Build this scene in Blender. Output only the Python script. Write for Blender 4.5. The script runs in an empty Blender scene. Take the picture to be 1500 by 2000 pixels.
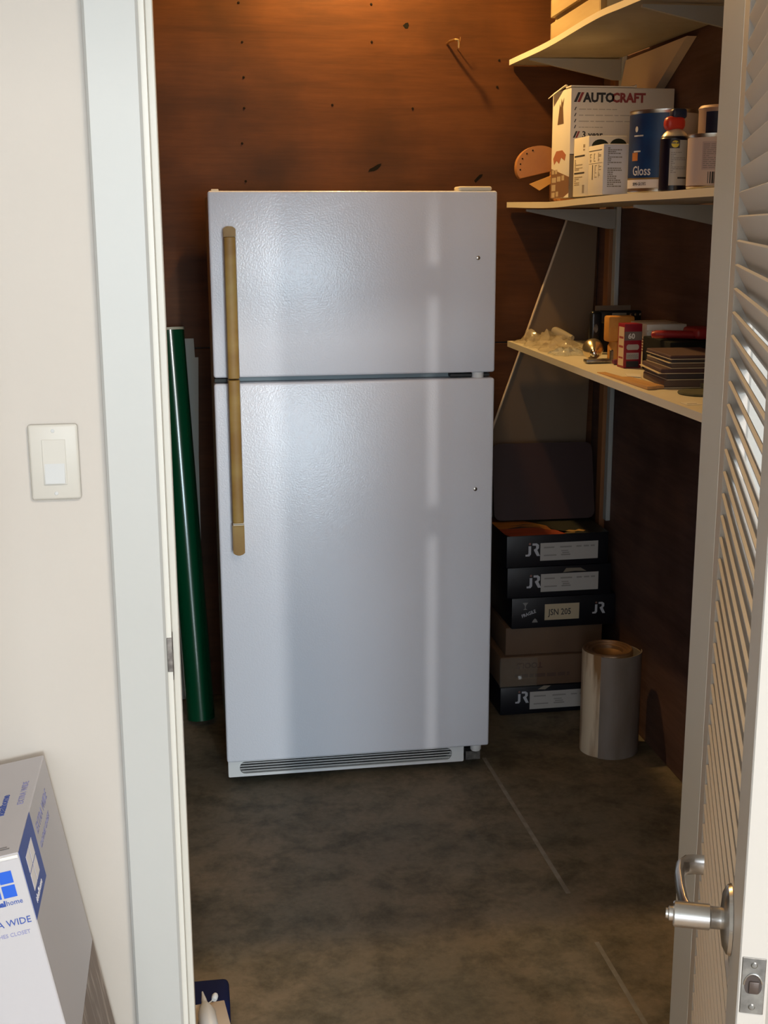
import bpy, bmesh, math, random
from mathutils import Vector, Matrix, Euler
random.seed(7)
S = bpy.context.scene
COL = S.collection
pi = math.pi

# ------------------------------------------------------------------ camera
def unit(v): return Vector(v).normalized()
F = 2446.3
vd = unit((355-750, 437-1000, F)); vz = unit((792-750, 11600-1000, F))
xr = vz.cross(vd).normalized()
def w(v): v = Vector(v); return Vector((xr.dot(v), vd.dot(v), -vz.dot(v)))
cx, cy, cz = w((1,0,0)), w((0,-1,0)), w((0,0,-1))
EYE = Vector((0, 0, 1.62))
cam = bpy.data.objects.new('camera', bpy.data.cameras.new('camera'))
COL.objects.link(cam)
cam.matrix_world = Matrix(((cx.x,cy.x,cz.x,EYE.x),(cx.y,cy.y,cz.y,EYE.y),(cx.z,cy.z,cz.z,EYE.z),(0,0,0,1)))
cam.data.sensor_fit = 'VERTICAL'; cam.data.sensor_height = 36; cam.data.lens = 36*F/2000
cam.data.clip_start = 0.05
S.camera = cam

# ------------------------------------------------------------------ light
S.view_settings.view_transform = 'Standard'; S.view_settings.look = 'None'
S.view_settings.exposure = 0; S.view_settings.gamma = 1; S.view_settings.use_curve_mapping = False
wd = bpy.data.worlds.new('world'); S.world = wd; wd.use_nodes = True
wd.node_tree.nodes['Background'].inputs[0].default_value = (0.75, 0.87, 1, 1)
wd.node_tree.nodes['Background'].inputs[1].default_value = 1.2

def lamp(name, kind, loc, target, color, energy, **kw):
    l = bpy.data.lights.new(name, kind); l.color = color; l.energy = energy
    for k, v in kw.items(): setattr(l, k, v)
    o = bpy.data.objects.new(name, l); COL.objects.link(o); o.location = loc
    if target is not None:
        o.rotation_euler = (Vector(target)-Vector(loc)).to_track_quat('-Z', 'Y').to_euler()
    return o
sd = Vector((-0.12, 1, -0.155))
lamp('daylight_sun', 'SUN', (2,-8,4), Vector((2,-8,4))+sd, (1.0,0.95,0.88), 0.60, angle=math.radians(1.3))
lamp('window_daylight', 'AREA', (0.95,-7.06,1.42), (0.95,0,1.42), (0.62,0.86,1.0), 200, shape='RECTANGLE', size=1.3, size_y=1.1)
lamp('wide_window_daylight', 'AREA', (-1.0,-7.08,1.9), (-1.0,0,1.9), (0.83,0.91,1.0), 220, shape='RECTANGLE', size=3.2, size_y=2.6)
lamp('hall_ceiling_light', 'AREA', (1.25,-0.9,3.36), (1.25,-0.9,0), (1.0,0.92,0.82), 115, shape='RECTANGLE', size=0.9, size_y=0.5)
BULB = (0.55, 3.95, 2.70)
lamp('closet_bulb_light', 'POINT', BULB, None, (1.0,0.60,0.20), 76, shadow_soft_size=0.03)

# ------------------------------------------------------------------ helpers
def lin(c):
    return tuple(((x/255)/12.92 if x/255 <= .04045 else ((x/255+.055)/1.055)**2.4) for x in c)
def mat(name, c, rough=.6, metal=0, c2=None, nscale=6, stretch=(1,1,1), amt=(.35,.65), bump=None, spec=.5, emis=None, alpha=None, trans=0, detail=6, coat=0):
    m = bpy.data.materials.new(name); m.use_nodes = True
    nt = m.node_tree; b = nt.nodes['Principled BSDF']
    b.inputs['Base Color'].default_value = (*c, 1)
    b.inputs['Roughness'].default_value = rough; b.inputs['Metallic'].default_value = metal
    b.inputs['Specular IOR Level'].default_value = spec
    if coat: b.inputs['Coat Weight'].default_value = coat; b.inputs['Coat Roughness'].default_value = .08
    if trans: b.inputs['Transmission Weight'].default_value = trans
    if alpha is not None: b.inputs['Alpha'].default_value = alpha
    if emis: b.inputs['Emission Color'].default_value = (*emis[0],1); b.inputs['Emission Strength'].default_value = emis[1]
    N = nt.nodes.new; L = nt.links.new
    if c2 or bump:
        tc = N('ShaderNodeTexCoord'); mp = N('ShaderNodeMapping'); mp.inputs['Scale'].default_value = stretch
        L(tc.outputs['Object'], mp.inputs['Vector'])
    if c2:
        n = N('ShaderNodeTexNoise'); n.inputs['Scale'].default_value = nscale; n.inputs['Detail'].default_value = detail
        L(mp.outputs[0], n.inputs['Vector'])
        r = N('ShaderNodeValToRGB'); r.color_ramp.elements[0].position = amt[0]; r.color_ramp.elements[1].position = amt[1]
        r.color_ramp.elements[0].color = (*c,1); r.color_ramp.elements[1].color = (*c2,1)
        L(n.outputs['Fac'], r.inputs[0]); L(r.outputs[0], b.inputs['Base Color'])
    if bump:
        n2 = N('ShaderNodeTexNoise'); n2.inputs['Scale'].default_value = bump[0]; n2.inputs['Detail'].default_value = 3
        L(mp.outputs[0], n2.inputs['Vector'])
        bp = N('ShaderNodeBump'); bp.inputs['Strength'].default_value = bump[1]; bp.inputs['Distance'].default_value = bump[2] if len(bump) > 2 else .002
        L(n2.outputs['Fac'], bp.inputs['Height']); L(bp.outputs[0], b.inputs['Normal'])
    return m

def plywood(name, dark, mid, light, sx=1.0):
    m = bpy.data.materials.new(name); m.use_nodes = True; nt = m.node_tree; b = nt.nodes['Principled BSDF']
    N = nt.nodes.new; L = nt.links.new
    tc = N('ShaderNodeTexCoord'); mp = N('ShaderNodeMapping'); mp.inputs['Scale'].default_value = (.55*sx, .55*sx, 5)
    L(tc.outputs['Object'], mp.inputs[0])
    n1 = N('ShaderNodeTexNoise'); n1.inputs['Scale'].default_value = 2.2; n1.inputs['Detail'].default_value = 5; n1.inputs['Distortion'].default_value = 1.2
    L(mp.outputs[0], n1.inputs['Vector'])
    r = N('ShaderNodeValToRGB'); e = r.color_ramp.elements
    e[0].position = .3; e[0].color = (*dark,1); e[1].position = .72; e[1].color = (*light,1); x = e.new(.5); x.color = (*mid,1)
    L(n1.outputs['Fac'], r.inputs[0])
    mp2 = N('ShaderNodeMapping'); mp2.inputs['Scale'].default_value = (3*sx, 3*sx, 45); L(tc.outputs['Object'], mp2.inputs[0])
    n2 = N('ShaderNodeTexNoise'); n2.inputs['Scale'].default_value = 2; n2.inputs['Detail'].default_value = 8; n2.inputs['Roughness'].default_value = .7
    L(mp2.outputs[0], n2.inputs['Vector'])
    r2 = N('ShaderNodeValToRGB'); r2.color_ramp.elements[0].position = .3; r2.color_ramp.elements[0].color = (.80,.79,.78,1)
    r2.color_ramp.elements[1].position = .6; r2.color_ramp.elements[1].color = (1.04,1.04,1.04,1)
    L(n2.outputs['Fac'], r2.inputs[0])
    n3 = N('ShaderNodeTexNoise'); n3.inputs['Scale'].default_value = 2.6; n3.inputs['Detail'].default_value = 4; L(tc.outputs['Object'], n3.inputs['Vector'])
    r3 = N('ShaderNodeValToRGB'); r3.color_ramp.elements[0].position = .33; r3.color_ramp.elements[0].color = (.58,.60,.66,1)
    r3.color_ramp.elements[1].position = .55; r3.color_ramp.elements[1].color = (1.15,1.13,1.1,1); L(n3.outputs['Fac'], r3.inputs[0])
    def mul(a, c):
        q = N('ShaderNodeMix'); q.data_type = 'RGBA'; q.blend_type = 'MULTIPLY'; q.inputs[0].default_value = 1
        L(a, q.inputs[6]); L(c, q.inputs[7]); return q.outputs[2]
    L(mul(mul(r.outputs[0], r2.outputs[0]), r3.outputs[0]), b.inputs['Base Color'])
    b.inputs['Roughness'].default_value = .6; b.inputs['Specular IOR Level'].default_value = .25
    bp = N('ShaderNodeBump'); bp.inputs['Strength'].default_value = .25; bp.inputs['Distance'].default_value = .002
    L(n2.outputs['Fac'], bp.inputs['Height']); L(bp.outputs[0], b.inputs['Normal'])
    return m

def concrete():
    m = bpy.data.materials.new('concrete'); m.use_nodes = True; nt = m.node_tree; b = nt.nodes['Principled BSDF']
    N = nt.nodes.new; L = nt.links.new
    tc = N('ShaderNodeTexCoord')
    def ramp(scale, detail, p0, p1, c0, c1, dist=0, rough=.6):
        n = N('ShaderNodeTexNoise'); n.inputs['Scale'].default_value = scale; n.inputs['Detail'].default_value = detail
        n.inputs['Distortion'].default_value = dist; n.inputs['Roughness'].default_value = rough
        L(tc.outputs['Object'], n.inputs['Vector'])
        r = N('ShaderNodeValToRGB'); r.color_ramp.elements[0].position = p0; r.color_ramp.elements[1].position = p1
        r.color_ramp.elements[0].color = (*c0,1); r.color_ramp.elements[1].color = (*c1,1); L(n.outputs['Fac'], r.inputs[0]); return r.outputs[0], n.outputs['Fac']
    def mul(a, c):
        q = N('ShaderNodeMix'); q.data_type = 'RGBA'; q.blend_type = 'MULTIPLY'; q.inputs[0].default_value = 1
        L(a, q.inputs[6]); L(c, q.inputs[7]); return q.outputs[2]
    a, _ = ramp(1.6, 6, .3, .7, (.135,.13,.105), (.25,.195,.13), .1)
    s, _ = ramp(7, 9, .36, .56, (.45,.48,.46), (1,1,1), .15, .72)
    g, gf = ramp(60, 6, .2, .75, (.8,.8,.8), (1.12,1.12,1.12))
    L(mul(mul(a, s), g), b.inputs['Base Color'])
    b.inputs['Roughness'].default_value = .62; b.inputs['Specular IOR Level'].default_value = .35
    bp = N('ShaderNodeBump'); bp.inputs['Strength'].default_value = .2; bp.inputs['Distance'].default_value = .001
    L(gf, bp.inputs['Height']); L(bp.outputs[0], b.inputs['Normal'])
    return m

XF = {}
def finish(o, label=None, cat=None, group=None, kind=None):
    if label: o['label'] = label
    if cat: o['category'] = cat
    if group: o['group'] = group
    if kind: o['kind'] = kind
    return o
def thing(name, label, cat, loc=(0,0,0), rot=(0,0,0), group=None):
    o = bpy.data.objects.new(name, None); COL.objects.link(o); o.empty_display_size = .05
    o.location = loc; o.rotation_euler = rot
    XF[o] = Matrix.LocRotScale(Vector(loc), Euler(rot), None)
    return finish(o, label, cat, group)
def mk(name, bm, m, parent=None, label=None, local=False, kind=None, smooth=True, angle=35):
    """one mesh object; bm is in world coordinates unless local"""
    if parent is not None and not local: bm.transform(XF[parent].inverted())
    bmesh.ops.recalc_face_normals(bm, faces=bm.faces)
    me = bpy.data.meshes.new(name)
    if smooth:
        for f in bm.faces: f.smooth = True
    bm.to_mesh(me); bm.free()
    if smooth: me.set_sharp_from_angle(angle=math.radians(angle))
    for x in (m if isinstance(m, (list,tuple)) else [m]): me.materials.append(x)
    o = bpy.data.objects.new(name, me); COL.objects.link(o)
    if parent is not None: o.parent = parent; XF[o] = XF[parent]
    else: XF[o] = Matrix.Identity(4)
    if label: o['label'] = label
    if kind: o['kind'] = kind
    return o
def mk_print(*a, **k): return mk(*a, kind='stuff', **k)
def B(): return bmesh.new()
def box(bm, x0,x1,y0,y1,z0,z1, bev=0, seg=2, mi=0, M=None):
    vs = [bm.verts.new(p) for p in ((x0,y0,z0),(x1,y0,z0),(x1,y1,z0),(x0,y1,z0),(x0,y0,z1),(x1,y0,z1),(x1,y1,z1),(x0,y1,z1))]
    fs = [bm.faces.new([vs[i] for i in q]) for q in ((0,3,2,1),(4,5,6,7),(0,1,5,4),(1,2,6,5),(2,3,7,6),(3,0,4,7))]
    for f in fs: f.material_index = mi
    if bev:
        es = list({e for f in fs for e in f.edges})
        r = bmesh.ops.bevel(bm, geom=es, offset=bev, segments=seg, affect='EDGES', profile=.5)
        vs = list({v for v in r['verts']} | {v for v in vs if v.is_valid})
        for f in r['faces']: f.material_index = mi
    if M is not None: bmesh.ops.transform(bm, matrix=M, verts=[v for v in vs if v.is_valid])
    return bm
def bx(*a, **k): return box(B(), *a, **k)
def lathe(bm, prof, n=32, M=Matrix.Identity(4), a0=0, a1=2*pi, mi=0):
    full = abs(a1-a0-2*pi) < 1e-6; cnt = n if full else n+1
    rings = []
    for r, z in prof:
        if r < 1e-6: rings.append([bm.verts.new(M @ Vector((0,0,z)))])
        else: rings.append([bm.verts.new(M @ Vector((r*math.cos(a0+(a1-a0)*i/n), r*math.sin(a0+(a1-a0)*i/n), z))) for i in range(cnt)])
    for A, C in zip(rings, rings[1:]):
        for i in range(n):
            j = (i+1) % cnt
            q = [A[i % len(A)], A[j % len(A)], C[j % len(C)], C[i % len(C)]]
            u = []
            for v in q:
                if v not in u: u.append(v)
            if len(u) > 2: bm.faces.new(u).material_index = mi
    return bm
def axisM(p, d):
    return Matrix.Translation(Vector(p)) @ Vector(d).to_track_quat('Z','Y').to_matrix().to_4x4()
def tube(bm, pts, r, n=8, cap=True, flat=(1,1), up=(0,0,1)):
    pts = [Vector(p) for p in pts]; rings = []
    for i, p in enumerate(pts):
        d = (pts[min(i+1,len(pts)-1)]-pts[max(i-1,0)]).normalized()
        a = d.cross(Vector(up));
        if a.length < 1e-3: a = d.cross(Vector((1,0,0)))
        a.normalize(); b = d.cross(a).normalized()
        rr = r[i] if isinstance(r,(list,tuple)) else r
        rings.append([bm.verts.new(p+a*rr*flat[0]*math.cos(2*pi*k/n)+b*rr*flat[1]*math.sin(2*pi*k/n)) for k in range(n)])
    for A, C in zip(rings, rings[1:]):
        for k in range(n): bm.faces.new((A[k],A[(k+1)%n],C[(k+1)%n],C[k]))
    if cap: bm.faces.new(rings[0]); bm.faces.new(rings[-1])
    return bm
def prism(bm, pts, vec, mi=0):
    """closed polygon pts (3d) extruded along vec"""
    a = [bm.verts.new(p) for p in pts]; b = [bm.verts.new(Vector(p)+Vector(vec)) for p in pts]; n = len(a)
    fs = [bm.faces.new(a), bm.faces.new(b[::-1])] + [bm.faces.new((a[i],a[(i+1)%n],b[(i+1)%n],b[i])) for i in range(n)]
    for f in fs: f.material_index = mi
    return bm
def frame(o, x, y):
    x = Vector(x).normalized(); y = Vector(y).normalized(); z = x.cross(y)
    return Matrix(((x.x,y.x,z.x,o[0]),(x.y,y.y,z.y,o[1]),(x.z,y.z,z.z,o[2]),(0,0,0,1)))
def decal(rects, M, h=.0004, M2=None):
    """flat print: rects (x0,y0,x1,y1) or polygons in the plane of M, a hair thick"""
    bm = B()
    for q in rects:
        p = [(q[0],q[1]),(q[2],q[1]),(q[2],q[3]),(q[0],q[3])] if not isinstance(q[0],(tuple,list)) else q
        prism(bm, [M @ Vector((a,b,.0001)) for a,b in p], (M.to_3x3() @ Vector((0,0,h))))
    return bm
def text(s, size, M, weight=0, shear=0, align='LEFT', h=.0004, xs=1.0, spacing=1.0):
    c = bpy.data.curves.new('lettering', 'FONT'); c.body = s; c.size = size; c.offset = weight; c.shear = shear
    c.align_x = align; c.resolution_u = 2; c.extrude = h/2; c.space_character = spacing; c.fill_mode = 'BOTH'
    o = bpy.data.objects.new('lettering_tmp', c); COL.objects.link(o)
    dg = bpy.context.evaluated_depsgraph_get()
    me = bpy.data.meshes.new_from_object(o.evaluated_get(dg))
    bm = B(); bm.from_mesh(me); bpy.data.meshes.remove(me); bpy.data.objects.remove(o); bpy.data.curves.remove(c)
    bmesh.ops.transform(bm, matrix=M @ Matrix.Translation((0,0,h/2+.0001)) @ Matrix.Diagonal((xs,1,1,1)), verts=bm.verts)
    return bm
def wrap(bm, cx_, cy_, r, extra=.0005):
    """bend a bm laid out in (arc length, height, out) onto a vertical cylinder; arc 0 faces angle -pi/2 (towards -y)"""
    lo, hi = min(v.co.x for v in bm.verts), max(v.co.x for v in bm.verts); k = 1
    while lo+k*r*.11 < hi:
        bmesh.ops.bisect_plane(bm, geom=bm.verts[:]+bm.edges[:]+bm.faces[:], plane_co=(lo+k*r*.11,0,0), plane_no=(1,0,0)); k += 1
    for v in bm.verts:
        a = v.co.x/r - pi/2; rr = r+extra+v.co.z
        v.co = Vector((cx_+rr*math.cos(a), cy_+rr*math.sin(a), v.co.y))
    return bm
def noisy_print(x0,y0,x1,y1,rows,seed=1,fill=.7,dens=.55):
    rnd = random.Random(seed); out = []
    H = (y1-y0)/rows
    for i in range(rows):
        x = x0
        while x < x1-(x1-x0)*.05:
            l = (x1-x0)*rnd.uniform(.06,.2); e = min(x+l, x1)
            out.append((x, y0+i*H, e, y0+i*H+H*dens)); x = e+(x1-x0)*.03
            if rnd.random() > fill: break
    return out

# ------------------------------------------------------------------ materials
WHITE = mat('white_wall_paint', (.47,.425,.38), .55, c2=(.485,.44,.395), nscale=3, bump=(180,.06,.001), spec=.3)
TRIM = mat('white_trim_paint', (.43,.425,.405), .38, spec=.4, c2=(.44,.435,.415), nscale=2)
JAMB = mat('cream_jamb_paint', (.60,.575,.52), .4, spec=.4)
DOORP = mat('louver_door_paint', (.50,.465,.43), .42, spec=.4)
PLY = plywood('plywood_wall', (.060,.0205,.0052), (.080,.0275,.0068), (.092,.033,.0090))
PLYR = plywood('plywood_dark_red', (.085,.048,.042), (.12,.07,.06), (.15,.085,.07))
CONC = concrete()
HALLF = mat('hall_floor', (.42,.34,.26), .4)
CEIL = mat('ceiling_paint', (.8,.8,.78), .8)
ENAMEL = mat('fridge_enamel', (.76,.79,.87), .19, bump=(215,.40,.0017), spec=.5)
FPLAST = mat('fridge_white_plastic', (.72,.74,.75), .4)
CREAMP = mat('yellowed_cover_plastic', (.78,.70,.55), .45)
HANDLE = mat('yellowed_handle_plastic', lin((166,137,72)), .55, c2=lin((142,106,46)), nscale=5, stretch=(1,1,1.6), amt=(.4,.62))
BLACKP = mat('black_plastic', (.012,.012,.013), .45)
DARKGAP = mat('dark_recess', (.03,.035,.037), .7)
GASKET = mat('grey_gasket', (.20,.25,.27), .6)
STEEL = mat('brushed_nickel', (.50,.48,.46), .27, 1)
STEELD = mat('worn_steel_plate', (.36,.36,.35), .4, 1, c2=(.20,.20,.20), nscale=60)
CHROME = mat('chrome', (.8,.8,.8), .12, 1)
BRASS = mat('brass', (.75,.58,.30), .3, 1)
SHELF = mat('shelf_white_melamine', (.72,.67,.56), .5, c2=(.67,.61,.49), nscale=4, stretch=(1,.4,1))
UNDERSHADE = mat('shelf_underside_shade', (.31,.28,.24), .8, c2=(.28,.25,.21), nscale=12)  # melamine underside painted darker to stand in for shade beneath the boards
BRACK = mat('bracket_white_enamel', (.33,.335,.32), .5)
STAND = mat('standard_white_enamel', (.40,.43,.44), .45)
SWP = mat('switch_ivory_plastic', (.50,.47,.42), .4, spec=.3); SWR = mat('switch_rocker_plastic', (.50,.50,.495), .6, spec=.15)
BLUE = mat('print_blue', lin((16,82,190)), .5); BLUED = mat('print_dark_blue', lin((44,72,150)), .5)
INK = mat('print_ink', (.03,.03,.035), .6); INKG = mat('print_grey', (.16,.15,.15), .6); INKR = mat('print_red', (.30,.05,.05), .6)
INKL = mat('print_lavender', lin((132,132,175)), .6)
CARDW = mat('white_carton', (.76,.73,.75), .55); CARDW2 = mat('white_carton_warm', (.76,.72,.65), .6)
KRAFT = mat('kraft_cardboard', (.16,.095,.055), .7, c2=(.13,.075,.045), nscale=5)
PAPER = mat('paper_label', (.45,.44,.43), .6); PAPERY = mat('buff_label', (.50,.42,.29), .6)
PRINTW = mat('print_white', (.72,.72,.72), .5)

# ------------------------------------------------------------------ setting
YB, XR, XL, ZC = 4.2, 1.40, -.38, 3.4
SX = dict(kind='structure')
def st(name, bm, m, **k): return finish(mk(name, bm, m, **k), kind='structure')
floor = st('floor', bx(XL-.1, XR+.1, 1.96, YB+.1, -.06, 0), CONC, smooth=False)
st('floor_hall', bx(-3.1, 2.3, -7.1, 1.9599, -.06, -.001), HALLF, smooth=False)
back = thing('wall_back', None, None, (0,YB,0)); back['kind'] = 'structure'
def plate(z0, z1): return bx(XL, XR, YB, YB+.012, z0, z1, bev=.0015, seg=1)
mk('panel', plate(0, 1.217), PLY, back); mk('panel', plate(1.221, 2.438), PLY, back); mk('panel', plate(2.442, ZC), PLY, back)
mk('backing', bx(XL-.012, XR+.03, YB+.0125, YB+.03, 0, ZC), DARKGAP, back)
NAIL = mat('rusted_nail_head', (.012,.008,.006), .9, spec=.1)
for x, z in ((466,5),(473,82),(476,151),(477,211),(473,280),(480,354),(725,8),(726,82),(649,205),(806,212),(975,118),(971,170)):
    d = cx*(x-750)/F + cy*(1000-z)/F - cz; p = EYE + d*((YB-EYE.y)/d.y)
    mk('nail', lathe(B(), [(0,.0022),(.003,.002),(.0042,.0)], 8, axisM((p.x,YB,p.z),(0,-1,0))), NAIL, back)
KNOT = mat('knot_dark_wood', (.006,.005,.004), .85, spec=.15)
def px_back(x, y, Y=YB):
    d = cx*(x-750)/F + cy*(1000-y)/F - cz; return EYE + d*((Y-EYE.y)/d.y)
def knot(pts):
    return prism(B(), [px_back(x,y,YB-.0006) for x,y in pts], (0,.0005,0))
mk('knot', knot([(719,336),(722,330),(730,326),(738,321),(745,319),(743,325),(737,331),(731,334)]), KNOT, back)
mk('knot', knot([(926,353),(932,346),(937,341),(943,340),(941,345),(935,351),(929,357)]), KNOT, back)
mk('knot', knot([(787,50),(792,45),(797,44),(799,50),(796,56),(791,55)]), KNOT, back)
right = thing('wall_right', None, None, (XR,3,0)); right['kind'] = 'structure'
for y0, y1 in ((2.0,3.02),(3.024,YB)):
    for z0, z1 in ((0,1.217),(1.221,2.438),(2.442,ZC)):
        mk('panel', bx(XR, XR+.012, y0, y1, z0, z1, bev=.0015, seg=1), PLYR, right)
mk('backing', bx(XR+.0125, XR+.03, 2.0, YB+.012, 0, ZC), DARKGAP, right)
mk('trim_1', bx(XR-.02, XR-.0005, 4.03, 4.075, .02, 2.1, bev=.002, seg=1), mat('corner_batten_wood', (.33,.15,.06), .6, c2=(.2,.08,.035), nscale=8, stretch=(1,1,.2)), kind='structure')
st('wall_left', bx(XL-.012, XL, 2.0, YB, 0, ZC), PLY)
st('ceiling', bx(-3.1, 2.3, -7.1, YB+.1, ZC, ZC+.05), CEIL, smooth=False)
# front wall with doorway X -.06 .. .895, top 2.10
fw = B()
for a in ((XL,-.06,1.9,2.02,0,ZC),(.895,2.2,1.9,2.02,0,ZC),(-.06,.895,1.9,2.02,2.10,ZC)): box(fw, *a)
st('wall_front', fw, WHITE, smooth=False)
HALLW = mat('hall_side_paint', (.50,.47,.43), .7)
st('wall_return', bx(XL-.1, XL, 1.42, 1.8995, 0, ZC), WHITE, smooth=False)
st('wall_hall_front', bx(-3.1, XL-.1005, 1.8, 1.9, 0, ZC), HALLW, smooth=False)
st('wall_hall_left', bx(-3.1, -3, -7.0, 1.8, 0, ZC), HALLW, smooth=False)
st('wall_hall_right', bx(2.2, 2.3, -7.0, 1.9, 0, ZC), WHITE, smooth=False)
rw = B()
WX0, WX1, WZ0, WZ1 = -2.65, 2.0, .4, 3.3
for a in ((-3.1,WX0,-7.1,-7,0,ZC),(WX1,2.3,-7.1,-7,0,ZC),(WX0,WX1,-7.1,-7,0,WZ0),(WX0,WX1,-7.1,-7,WZ1,ZC)): box(rw, *a)
st('wall_rear', rw, HALLW, smooth=False)
win = thing('window_1', None, None, (-.3,-7.02,WZ0)); win['kind'] = 'structure'
for a in ((WX0,WX0+.04,-7.05,-7.01,WZ0,WZ1),(WX1-.04,WX1,-7.05,-7.01,WZ0,WZ1),(-1.02,-.98,-7.05,-7.01,WZ0+.04,WZ1-.04)): mk('stile', bx(*a, bev=.004, seg=1), TRIM, win)
for a in ((WX0+.04,WX1-.04,-7.05,-7.01,WZ0,WZ0+.04),(WX0+.04,WX1-.04,-7.05,-7.01,WZ1-.04,WZ1)): mk('rail', bx(*a, bev=.004, seg=1), TRIM, win)
# jambs with stops, header, casing
def jamb(name, x, s):
    bm = bx(min(x,x-s*.019), max(x,x-s*.019), 1.898, 2.022, 0, 2.08)
    box(bm, min(x,x+s*.011), max(x,x+s*.011), 1.94, 2.022, 0, 2.069, bev=.0015, seg=1); return st(name, bm, JAMB)
jl = jamb('trim_2', -.041, 1); jr = jamb('trim_3', .880, -1)
hd = bx(-.06,.897,1.898,2.022,2.08,2.10); box(hd,-.03,.867,1.94,2.022,2.069,2.08); st('trim_4', hd, JAMB)
def casing(name, x0, x1):
    # eased-edge casing profile
    d = .012; pts = [(x0,1.8995),(x0,1.8995-d),(x0+.004,1.8995-d-.004),(x1-.004,1.8995-d-.004),(x1,1.8995-d),(x1,1.8995)]
    return st(name, prism(B(), [(a,b,0) for a,b in pts], (0,0,2.165)), TRIM)
casing('trim_5', -.126, -.049); casing('trim_6', .886, .963)
st('trim_7', bx(-.126,.963,1.8835,1.8995,2.165,2.24,bev=.003,seg=1), TRIM)
# strike plate on the left jamb
mk('strike_plate', bx(-.0412,-.0398,1.905,1.938,.915,.985,bev=.0005,seg=1), mat('worn_strike_metal', (.10,.085,.075), .5, .7, c2=(.24,.21,.19), nscale=70), jl)
mk('strike_lip', bx(-.0486,-.0404,1.8962,1.8979,.932,.988,bev=.0004,seg=1), bpy.data.materials['worn_strike_metal'], jl)
# chalk line on the floor (two lengths)
def strip(a, b, wd_, z=.0003):
    a, b = Vector(a), Vector(b); n = (b-a).normalized().cross(Vector((0,0,1)))*wd_/2
    return prism(B(), [a+n+Vector((0,0,.0001)), b+n+Vector((0,0,.0001)), b-n+Vector((0,0,.0001)), a-n+Vector((0,0,.0001))], (0,0,z))
CHALK = mat('chalk', (.26,.25,.22), .9, c2=(.20,.185,.155), nscale=30)
mk('chalk_line', strip((.863,3.528,0),(.882,2.706,0),.012), CHALK, floor); mk('chalk_line', strip((.882,2.488,0),(.886,2.1,0),.011), CHALK, floor)

# ------------------------------------------------------------------ light switch
sw = thing('light_switch', 'ivory single rocker light switch on the white wall left of the doorway', 'light switch', (-.2015,1.8995,1.2735))
mk('wall_plate', bx(-.0365,.0365,-.0062,0,-.0575,.0575,bev=.0045,seg=3), SWP, sw, local=True)
rk = B(); prism(rk, [(-.0163,-.0066,.0335),(-.0163,-.0105,-.0335),(-.0163,-.004,-.0335),(-.0163,-.004,.0335)], (.0326,0,0))
rk2 = B(); prism(rk2, [(-.0145,-.0058,.0325),(-.0145,-.0068,.001),(-.0145,-.0112,-.0315),(-.0145,-.003,-.0325)], (.029,0,0))
mk('rocker_frame', bx(-.0172,.0172,-.0072,-.004,-.0345,.0345,bev=.0007,seg=1), SWP, sw, local=True)
mk('rocker', rk2, SWR, sw, local=True, label='white rocker pressed in at the top')
for z in (.0475,-.0475):
    mk('screw', lathe(B(), [(0,.0009),(.0022,.0007),(.003,0)], 12, axisM((0,-.0062,z),(0,-1,0))), SWR, sw, local=True)

# ------------------------------------------------------------------ louvered door
ang = math.atan2(.354,.935)
door = thing('door_1', None, None, (.8265,1.846,.012), (0,0,-ang)); door['kind'] = 'structure'
# local frame: -y runs from hinge to latch, -x is the visible closet face at x=0, slab 0..+.033
W, TH, HT, SW = .822, .0295, 2.05, .112
def dpart(name, bm, m=DOORP, **k): return mk(name, bm, m, door, local=True, **k)
dpart('stile', bx(0,TH,-SW,0,0,HT,bev=.0015,seg=1)); dpart('stile', bx(0,TH,-W,-W+SW,0,HT,bev=.0015,seg=1))
dpart('rail', bx(0,TH,-W+SW,-SW,0,.18,bev=.0015,seg=1)); dpart('rail', bx(0,TH,-W+SW,-SW,HT-.085,HT,bev=.0015,seg=1))
th = math.radians(62); ch = .056
sl = B(); c_, s_ = math.cos(th), math.sin(th)
prof = []
for u, t in ((-ch/2,-.002),(-ch/2+.0015,-.003),(ch/2-.0015,-.003),(ch/2,-.002),(ch/2,.002),(ch/2-.0015,.003),(-ch/2+.0015,.003),(-ch/2,.002)):
    prof.append((TH/2 + u*c_ + t*s_, -u*s_ + t*c_))
prism(sl, [(x, -W+SW, z) for x, z in prof], (0, W-2*SW, 0))
slat0 = dpart('slat', sl); z = .205; first = True
while z < HT-.105:
    if first: slat0.location = (0,0,z); first = False
    else:
        c = slat0.copy(); COL.objects.link(c); c.parent = door; c.location = (0,0,z)
    z += .0338
# lever handle on the visible face, latch plate on the edge
hy, hz = -.70, .845
hs = dpart('lever_handle', lathe(B(), [(0,.011),(.016,.0105),(.03,.0085),(.038,.004),(.0395,0),(0,0)], 40, axisM((-.0005,hy,hz),(-1,0,0))), STEEL, label='brushed nickel lever handle')
XF[hs] = XF[door]
def hpart(name, bm, m=STEEL): o = mk(name, bm, m, hs, local=True); return o
hpart('neck', lathe(B(), [(0,.009),(.0125,.009),(.0125,.022),(.0128,.0225),(.0145,.0235),(.0145,.062),(.013,.0635),(0,.0635)], 32, axisM((0,hy,hz),(-1,0,0))))
hpart('privacy_button', lathe(B(), [(0,.0635),(.0085,.0635),(.0085,.068),(.006,.069),(.006,.0715),(0,.072)], 24, axisM((0,hy,hz),(-1,0,0))))
lv = B(); tube(lv, [(-.046,hy+.004,hz),(-.050,hy+.02,hz),(-.053,hy+.05,hz),(-.0545,hy+.085,hz),(-.053,hy+.105,hz),(-.046,hy+.116,hz),(-.036,hy+.119,hz),(-.025,hy+.119,hz)], [.0115,.0115,.0115,.012,.0125,.013,.013,.013], 16, flat=(.5,1.0))
hpart('lever', lv)
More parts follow.
